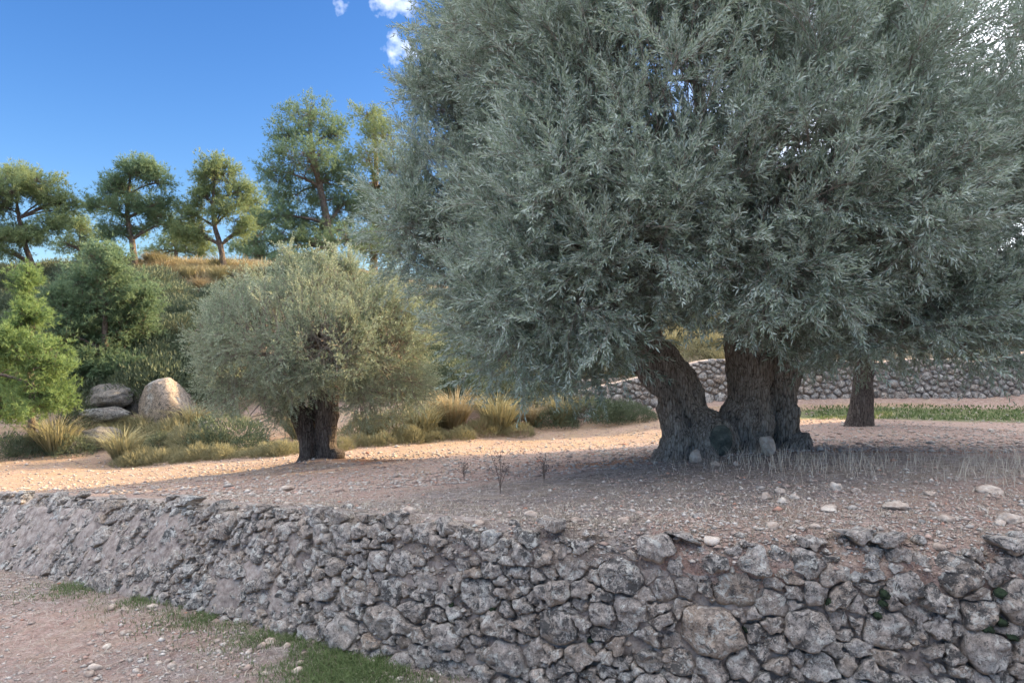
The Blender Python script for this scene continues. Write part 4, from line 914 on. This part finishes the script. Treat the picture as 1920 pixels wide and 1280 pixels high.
# ------------------------------------------------------------------ gravel
OCT = (np.array([(1, .3, 0), (.2, 1, .1), (-1, -.1, 0), (-.1, -1, .05), (.1, .1, 1), (0, 0, -.6), (.6, -.7, .2), (-.6, .6, .25)], float), np.array([(0, 1, 4), (1, 7, 4), (7, 2, 4), (2, 3, 4), (3, 6, 4), (6, 0, 4), (1, 0, 5), (7, 1, 5), (2, 7, 5), (3, 2, 5), (6, 3, 5), (0, 6, 5)]))
def pebbles(name, XY, H, size, seed, zoff=.2):
    rg = R(seed); n = len(XY); V0, T0 = OCT; m_ = len(V0)
    s = size*rg.lognormal(0, .42, n)[:, None]*rg.uniform(.7, 1.3, (n, 3)); s[:, 2] *= .6
    V = V0[None]*(1+rg.randn(n, m_, 1)*.14)*s[:, None]; a = rg.rand(n)*6.28; c, s_ = np.cos(a), np.sin(a)
    X = V[..., 0]*c[:, None]-V[..., 1]*s_[:, None]; Y = V[..., 0]*s_[:, None]+V[..., 1]*c[:, None]
    z = H(XY[:, 0], XY[:, 1])+s[:, 2]*zoff
    V = np.stack([X+XY[:, :1], Y+XY[:, 1:2], V[..., 2]+z[:, None]], -1).reshape(-1, 3)
    T = (T0[None]+(np.arange(n)*m_)[:, None, None]).reshape(-1, 3)
    obj(name, make_mesh(name, V, [T], M['pebble'], True, {'rnd': np.repeat(rg.rand(n), m_)}), kind='stuff')
rg = R(71)
n = 20000; x = rg.uniform(-3.5, 5.5, n); v = rg.exponential(1.2, n)-.045; dn = .35+.65*smooth(-.5, 1.5, x)
k = (rg.rand(n) < dn) & (v < 6); pebbles('gravel', np.c_[x[k], wy(x[k])+v[k]], Hlip, .0095, 72)
n = 17000; x = rg.uniform(-8, 1.5, n); u = rg.uniform(0.02, 3.6, n); cl_ = fbm2(x, u, 1.3, 3, 77); k = rg.rand(n) < .35+cl_*1.6
pebbles('path_gravel', np.c_[x[k], wy(x[k])-u[k]], Hp, .012, 73)
n = 17000; y = 8+11*rg.rand(n)**1.4; x = rg.uniform(-.75, .75, n)*y; k = y > wy(x)+1; pebbles('field_gravel', np.c_[x[k], y[k]], Ht, .017, 74)

# ------------------------------------------------------------------ blades
def blades(pts, hgt, wid, lean, rg, nseg=2, outw=None):
    n = len(pts); az = rg.rand(n)*6.28; d = np.stack([np.cos(az), np.sin(az), 0*az], -1)
    if outw is not None: d = nrm(outw+d*.5*np.array([1, 1, 0]))
    s = np.stack([-d[:, 1], d[:, 0], 0*az], -1)
    az2 = rg.rand(n)*6.28; s = nrm(s+.8*np.stack([np.cos(az2), np.sin(az2), 0*az], -1))
    h = hgt*rg.uniform(.5, 1.2, n); ln = lean*rg.uniform(.3, 1.4, n)
    up = np.array([0, 0, 1.])
    m1 = pts+up*(h*.6)[:, None]+d*(h*ln*.35)[:, None]; tip = pts+up*(h*(1-.25*ln))[:, None]+d*(h*ln)[:, None]
    w = (wid*rg.uniform(.7, 1.3, n))[:, None]
    V = np.stack([pts-s*w*.5, pts+s*w*.5, m1+s*w*.35, m1-s*w*.35, tip], 1).reshape(-1, 3)
    b_ = np.arange(n)*5; Q = np.stack([b_, b_+1, b_+2, b_+3], 1); T = np.stack([b_+3, b_+2, b_+4], 1)
    return V, Q, T, np.repeat(rg.rand(n), 5)
def blade_obj(name, XY, H, hgt, wid, lean, m_, seed, **props):
    rg = R(seed); z = H(XY[:, 0], XY[:, 1])-.01; V, Q, T, rn = blades(np.c_[XY, z], hgt, wid, lean, rg)
    return obj(name, make_mesh(name, V, [Q, T], m_, False, {'rnd': rn}), **props)
rg = R(81)
# green grass at the foot of the wall
pts = []
for h_, rx, ry, a in GP:
    n = int(3200*a*rx*ry/.15); q = h_[:2]+rg.randn(n, 2)*np.array([rx, ry])*.62; pts.append(q)
pts = np.concatenate(pts); pts = pts[(pts[:, 1] < wy(pts[:, 0])-.03)]
k = fbm2(pts[:, 0], pts[:, 1], 3, 3, 5) > -.25; pts = pts[k]
blade_obj('green_grass', pts, Hp, .065, .0055, .9, M['green'], 82, kind='stuff')
n = 2600; y = rg.uniform(17.2, 18.8, n); x = rg.uniform(7.2, 16, n); blade_obj('far_green_grass', np.c_[x, y], Ht, .10, .03, .7, M['green'], 83, kind='stuff')
# dead weeds over the grey zone
n = 15000; x = rg.uniform(-4, 5.5, n); v = rg.exponential(.9, n)-.03
dn = .25+.75*np.exp(-((x-1.2)/1.8)**2)+.3*(x > 2.5)*smooth(.5, 1, v); k = (rg.rand(n) < dn) & (fbm2(x, v, 1.6, 3, 3) > -.15) & (v < 4.5)
blade_obj('dead_weeds', np.c_[x[k], wy(x[k])+v[k]], Hlip, .055, .005, 1.5, M['deadweed'], 84, kind='stuff')
n = 7000; x = rg.uniform(-9, -.0, n); u = rg.exponential(.5, n)+.0; blade_obj('dead_weeds_below', np.c_[x, wy(x)-u-.05], Hp, .05, .005, 1.2, M['deadweed'], 85, kind='stuff')
# tall dry grass by the big trunk and right of it
M['straw'] = leaf_mat('straw', (.38, .335, .28), (.60, .55, .47), (.5, .45, .38), .2, .9)
n = 1000; cx_ = np.array([[2.8, 7.3], [3.4, 7.0], [3.0, 6.6], [4.4, 6.6], [5.0, 7.2], [2.3, 7.4], [4.0, 6.0], [5.2, 6.2]]); q = cx_[rg.randint(0, 8, n)]+rg.randn(n, 2)*np.array([.45, .22])
blade_obj('dry_grass', q, Ht, .21, .0045, .6, M['straw'], 86, kind='stuff')
n = 7000; x = rg.uniform(-3.5, 6, n); v = rg.exponential(1.4, n); k = v < 6; blade_obj('straw_litter', np.c_[x[k], wy(x[k])+v[k]], Hlip, .05, .005, 2.6, M['straw'], 90, kind='stuff')
n = 6000; x = rg.uniform(-8, 1, n); u = rg.uniform(.1, 3.5, n); blade_obj('straw_on_path', np.c_[x, wy(x)-u], Hp, .045, .005, 2.6, M['straw'], 91, kind='stuff')
n = 9000; s_c = s_of(-11)+(s_of(-.5)-s_of(-11))*rg.rand(n)**1.1; h_c = (1-rg.exponential(.22, n))*hgt_s(s_c); k = (h_c > 0) & (fbm2(s_c, h_c, 2.2, 3, 66) > -.1); FC = facemap(s_c[k], h_c[k], np.full(k.sum(), -.01), 0, 0)
V, Q, T, rn = blades(FC, .06, .0045, 1.6, rg); V[:, 2] -= (V[:, 2]-np.repeat(FC[:, 2], 5))*.9; obj('weeds_on_wall', make_mesh('weeds_on_wall', V, [Q, T], M['deadweed'], False, {'rnd': rn}), kind='stuff')
n = 2600; y = rg.uniform(9, 18, n); x = rg.uniform(-.6, .75, n)*y; k = fbm2(x, y, .7, 3, 13) > .05; blade_obj('field_stubble', np.c_[x[k], y[k]], Ht, .05, .012, 1.2, M['dry'], 87, kind='stuff')
# golden grass on the hill
n = 15000; x = rg.uniform(-24, 6, n); y = rg.uniform(20, 34, n); zz = Ht(x, y, False); crest = np.exp(-((x+13.0)/3.2)**2-((y-29)/2.2)**2)
k = rg.rand(n) < np.clip(.07+crest*1.0, 0, 1); blade_obj('hill_grass', np.c_[x[k], y[k]], Ht, .38, .035, .8, M['dry'], 88, kind='stuff')

pts = []
for _ in range(420):
    h_ = hit(rg.uniform(270, 500), rg.uniform(498, 522), lambda a, b_: Ht(a, b_, False), 20); pts.append(h_[:2]+rg.randn(18, 2)*.35)
blade_obj('crest_grass', np.concatenate(pts), Ht, .45, .03, .7, M['golden'], 89, kind='stuff')
# ------------------------------------------------------------------ tussocks and shrubs
def tussock_mesh(seed, m_, n=420, h=.55, spread=.10, lean=1.0, wid=.012):
    rg = R(seed); a = rg.rand(n)*6.28; r = np.sqrt(rg.rand(n))*spread; p = np.stack([np.cos(a)*r, np.sin(a)*r, 0*a], -1)
    V, Q, T, rn = blades(p, h, wid, lean, rg, outw=nrm(p+1e-4)); return make_mesh('tussock', V, [Q, T], m_, False, {'rnd': rn})
def shrub_mesh(seed, m_, n=1500, dims=(.5, .5, .4), leaf=(.08, .016)):
    rg = R(seed); u = nrm(rg.randn(n, 3)); u[:, 2] = np.abs(u[:, 2]); lump = 1+.35*fbm(u*2.2+seed, 3, seed); r = rg.uniform(.5, 1, n)**.5*lump
    p = u*np.array(dims)*r[:, None]; dr = nrm(u+np.array([0, 0, .7])+rg.randn(n, 3)*.45); sd_ = perp(dr, rg)*leaf[1]*.5; ll = leaf[0]*rg.uniform(.6, 1.3, n)
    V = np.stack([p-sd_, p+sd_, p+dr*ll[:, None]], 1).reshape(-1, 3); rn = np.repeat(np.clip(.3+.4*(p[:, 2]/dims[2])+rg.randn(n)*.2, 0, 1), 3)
    # stems
    k = rg.choice(n, 40); sv, st = ribbons(np.zeros((40, 3)), p[k], np.full(40, .012), rg)
    me = make_mesh('shrub', np.concatenate([V, sv]), [np.arange(len(V)).reshape(-1, 3), st+len(V)], m_, False, {'rnd': np.r_[rn, np.full(len(sv), .8)]}); return me
TU = [tussock_mesh(s, M['esparto'], 480) for s in (1, 2, 3)]+[tussock_mesh(4, M['dry'], 420, .45)]
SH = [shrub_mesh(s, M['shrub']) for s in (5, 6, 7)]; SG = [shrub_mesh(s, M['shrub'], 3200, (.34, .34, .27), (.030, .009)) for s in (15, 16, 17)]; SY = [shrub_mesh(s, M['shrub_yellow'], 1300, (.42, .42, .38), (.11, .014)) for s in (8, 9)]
def place(meshes, name, x, y, s, label, cat, group, rg, z=None):
    me = meshes[rg.randint(len(meshes))]; z = float(Ht(x, y)) if z is None else z
    o = obj(name, me, None, (x, y, z-.03), label=label, category=cat, group=group); o.rotation_euler = (0, 0, rg.rand()*6.28); sc = s*rg.uniform(.8, 1.25); o.scale = (sc, sc, sc*rg.uniform(.85, 1.15)); return o
rg = R(91)
# hand placed: px, py(base), kind, scale
for px, py, kd, s in [(105, 850, 't', 1.7), (230, 865, 't', 1.3), (205, 822, 't', 1.0), (245, 828, 't', 1.1), (290, 830, 'y', 1.2), (215, 812, 't', .9), (270, 815, 't', 1.0), (330, 825, 'y', 1.3), (355, 845, 'y', 1.4), (425, 835, 's', 1.7), (400, 838, 's', 1.2), (470, 840, 's', 1.1),
                      (300, 840, 's', 1.0), (365, 810, 't', 1.2), (260, 850, 's', .8), (850, 800, 't', 2.1), (830, 798, 't', 1.6), (935, 808, 't', 1.6), (960, 800, 't', 1.6), (1000, 795, 't', 1.4), (1055, 795, 't', 1.8), (1040, 798, 's', 1.4), (905, 812, 'y', 1.2), (975, 815, 'y', 1.1), (1120, 788, 's', 1.5), (1180, 786, 's', 1.4), (1150, 790, 's', 1.3), (1210, 785, 's', 1.0),
                      (165, 800, 's', 1.3), (235, 795, 's', .9), (345, 800, 'y', 1.1), (280, 800, 't', .9), (255, 700, 's', 1.6), (365, 760, 's', 1.3), (170, 700, 's', 1.8), (310, 690, 's', 1.6), (140, 850, 's', 1.2), (60, 850, 's', 1.3), (20, 855, 's', 1.4), (560, 820, 't', 1.2), (700, 820, 't', 1.3), (740, 818, 'y', 1.4), (790, 815, 't', 1.4), (670, 822, 'y', 1.2)]:
    h_ = hit(px, py, lambda a, b_: Ht(a, b_, False), 12)
    if kd == 't': place(TU, 'esparto_tussock', h_[0], h_[1], s, 'arching yellow-green grass tussock at the foot of the slope', 'tussock', 'tussocks along the field edge', rg)
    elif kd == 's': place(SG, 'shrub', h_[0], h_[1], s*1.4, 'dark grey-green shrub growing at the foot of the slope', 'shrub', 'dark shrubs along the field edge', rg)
    else: place(SY, 'yellow_shrub', h_[0], h_[1], s, 'pale yellow-green shrub growing among the tussocks at the foot of the slope', 'shrub', 'pale shrubs among the tussocks', rg)
# low row along the field edge
for px in list(range(240, 560, 13))+list(range(640, 880, 14)):
    py = np.interp(px, [240, 560, 640, 880], [872, 848, 838, 815])+rg.uniform(-3, 3); h_ = hit(px, py, lambda a, b_: Ht(a, b_, False), 12)
    if rg.rand() < .12: continue
    place(SY, 'low_shrub', h_[0]+rg.uniform(-.1, .1), h_[1]+rg.uniform(-.25, .25), rg.uniform(.4, .85), 'low yellow-green shrub in the knee-high row along the far edge of the field', 'shrub', 'low shrubs in a row along the field edge', rg)
# slope
cnt = 0
while cnt < 300:
    y = rg.uniform(19.5, 31); x = rg.uniform(-.78, .05)*y
    if x > -1.0*0 and y > 30: continue
    px = x/y*F+960; g = float(Ht(x, y, False)); py = 640-g/y*F
    if y < 20 and py > 800: continue
    cnt += 1
    crest = py < 545
    if crest and 250 < px < 520:
        place(TU[3:]+TU[:1], 'esparto_tussock', x, y, 1.3, 'dry golden grass tussock on the crest of the slope', 'tussock', 'golden tussocks on the crest', rg)
    elif rg.rand() < .22: place(TU[:3], 'esparto_tussock', x, y, 1.4, 'green-gold grass tussock growing up the slope', 'tussock', 'tussocks up the slope', rg)
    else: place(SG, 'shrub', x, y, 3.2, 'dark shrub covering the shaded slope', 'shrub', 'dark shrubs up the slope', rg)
for k in range(70):
    y = rg.uniform(21.5, 31); x = rg.uniform(.05, .75)*y
    if rg.rand() < .6: place(TU, 'esparto_tussock', x, y, 1.8, 'yellow grass tussock on the terrace above the far stone wall', 'tussock', 'tussocks above the far wall', rg)
    else: place(SY+SH[:1], 'shrub', x, y, 1.9, 'shrub on the terrace above the far stone wall', 'shrub', 'shrubs above the far wall', rg)
# clumps of moss on the near wall
for k, (px, py, w, hh_) in enumerate([(1657, 1113, 13, 12), (1655, 1130, 10, 8), (1875, 1112, 14, 12), (1850, 1178, 14, 16), (1878, 1165, 16, 12), (1896, 1192, 16, 10), (1400, 1177, 9, 9), (922, 1142, 10, 9), (1555, 1130, 7, 12), (845, 1133, 8, 7), (1105, 1198, 14, 8), (1645, 1152, 10, 10)]):
    x = (px-960)/F*4.5; y = float(wy(x))-.045; d = y; x = (px-960)/F*d; z = (640-py)/F*d
    o = obj('moss_cushion', rock_mesh('moss_cushion', (w/F*d*.75, .035, hh_/F*d*.75), 3, 400+k, M['moss'], 2, .32), None, (x, y, z), label='dark green moss cushion growing on the face of the near stone wall', category='moss', group='moss cushions on the near wall')
# dead flower stalks
def stalk(px, py, h, seed, label):
    rg = R(seed); h_ = hit(px, py); base = h_; ps = []
    for k in range(5):
        d = np.array([rg.randn()*.16, rg.randn()*.16, 1.]); e = base+d*h*rg.uniform(.6, 1); pth = bez(base, e, np.array([0, 0, 1.]), nrm(d), 6); ps.append((pth, np.linspace(.003, .0015, 6)))
        for j in range(5):
            a = pth[rg.randint(2, 6)]; e2 = a+np.array([rg.randn()*.05, rg.randn()*.05, rg.uniform(.03, .08)]); ps.append((np.array([a, (a+e2)/2, e2]), np.array([.0016, .0014, .0012])))
            ps.append((np.array([e2, e2+[0, 0, .006], e2+[0, 0, .012]]), np.array([.002, .006, .002])))
    V, Q = tubes(ps, 4); obj('dead_weed', make_mesh('dead_weed', V-base, [Q], M['twig_dark']), None, base, label=label, category='weed')
m, nt, b = mat('twig_dark'); b.inputs['Base Color'].default_value = (.13, .10, .085, 1); M['twig_dark'] = m
stalk(938, 925, .42, 1, 'tall thin dead weed with small seed heads standing before the field')
stalk(1020, 905, .25, 2, 'shorter dead weed just right of the tallest one')
stalk(870, 900, .2, 3, 'low dead weed left of the tallest one')

# ------------------------------------------------------------------ the far stone wall
fw = empty('far_stone_wall', P(1500, 775, 19.2), label='pale dry stone wall across the far end of the field behind the big trunk', category='wall'); FW0 = np.array(fw.location)
A = P(1060, 790, 19.6)[:2]; Bq = P(2150, 740, 19.6)[:2]; Lw = np.linalg.norm(Bq-A); dirw = (Bq-A)/Lw; nw = np.array([dirw[1], -dirw[0]])
if nw[1] > 0: nw = -nw
def hfar(s): return np.interp(s, [0, 2, 4, 7, Lw], [.5, .85, 1.0, .92, .95])+.05*np.sin(s*2.1)
rng = R(33); seeds = []; wts = []
for _ in range(26000):
    s = rng.uniform(0, Lw); h = rng.uniform(0, float(hfar(s))); r = .10*rng.choice([.6, .8, 1, 1.35], p=[.2, .3, .3, .2]); ok = True
    for (a, b_), w in zip(seeds, wts):
        if abs(a-s) < .3 and ((a-s)/1.25)**2+(b_-h)**2 < (.8*(r+w))**2: ok = False; break
    if ok: seeds.append((s, h)); wts.append(r)
S_ = np.array(seeds); cells = power_cells(S_, np.array(wts)**2*.8, (0, Lw, -.1, 1.3), 1.25); fs = []
for i, pc in enumerate(cells):
    if pc is None: continue
    pc = pc.copy(); pc[:, 1] = np.clip(pc[:, 1], -.1, float(hfar(S_[i, 0]))+rng.uniform(-.03, .05)); r_ = poly_round(pc, .009, 10, rng, .008, 1)
    if r_ is None or r_[2] < .03: continue
    q, c, rad, area = r_; V, Qd, T = build_stone(q, c, rad, rng, .10, rad*.5, rng.uniform(-.02, .03), 4, seed=i)
    xy = A+dirw*V[:, :1]+nw*(V[:, 2:3]+.12*(1-V[:, 1:2])); gz_ = Ht(xy[:, 0], xy[:, 1], False); Wp = np.c_[xy, gz_.mean()+V[:, 1]]
    px = Wp[:, 0].mean()/Wp[:, 1].mean()*F+960; fs.append((area if 1060 < px < 1930 else area*.01, Wp, Qd, T, rng.rand()))
fs.sort(key=lambda a: -a[0]); print('FAR', len(fs))
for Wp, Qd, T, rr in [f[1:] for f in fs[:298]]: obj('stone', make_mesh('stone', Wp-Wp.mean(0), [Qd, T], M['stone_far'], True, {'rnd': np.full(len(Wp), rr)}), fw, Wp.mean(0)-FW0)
o_ = 0; VV = []; QQ = []; TT = []; RR = []
for Wp, Qd, T, rr in [f[1:] for f in fs[298:]]: VV.append(Wp-FW0); QQ.append(Qd+o_); TT.append(T+o_); RR.append(np.full(len(Wp), rr)); o_ += len(Wp)
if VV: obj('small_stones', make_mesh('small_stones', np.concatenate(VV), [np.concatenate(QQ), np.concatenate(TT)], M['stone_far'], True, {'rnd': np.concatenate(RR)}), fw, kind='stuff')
ss = np.linspace(0, Lw, 80); prof = [(-.02, -.1), (-.02, .5), (-.03, 1.0), (-.15, 1.0), (-.6, 1.0), (-.6, -.3)]; V = []
for o2, hf in prof:
    xy = A+dirw*ss[:, None]+nw*(o2+.12*(1-np.maximum(hf, 0)*hfar(ss)))[:, None]; V.append(np.c_[xy, Ht(xy[:, 0], xy[:, 1], False)*0+Ht((A+dirw*ss[:, None])[:, 0], (A+dirw*ss[:, None])[:, 1], False)+hf*hfar(ss)])
V = np.concatenate(V); i = np.arange(len(V)).reshape(len(prof), 80); q = np.stack([i[:-1, :-1], i[:-1, 1:], i[1:, 1:], i[1:, :-1]], -1).reshape(-1, 4)
obj('earth_fill', make_mesh('earth_fill', V-FW0, [q], M['earth'], True), fw)
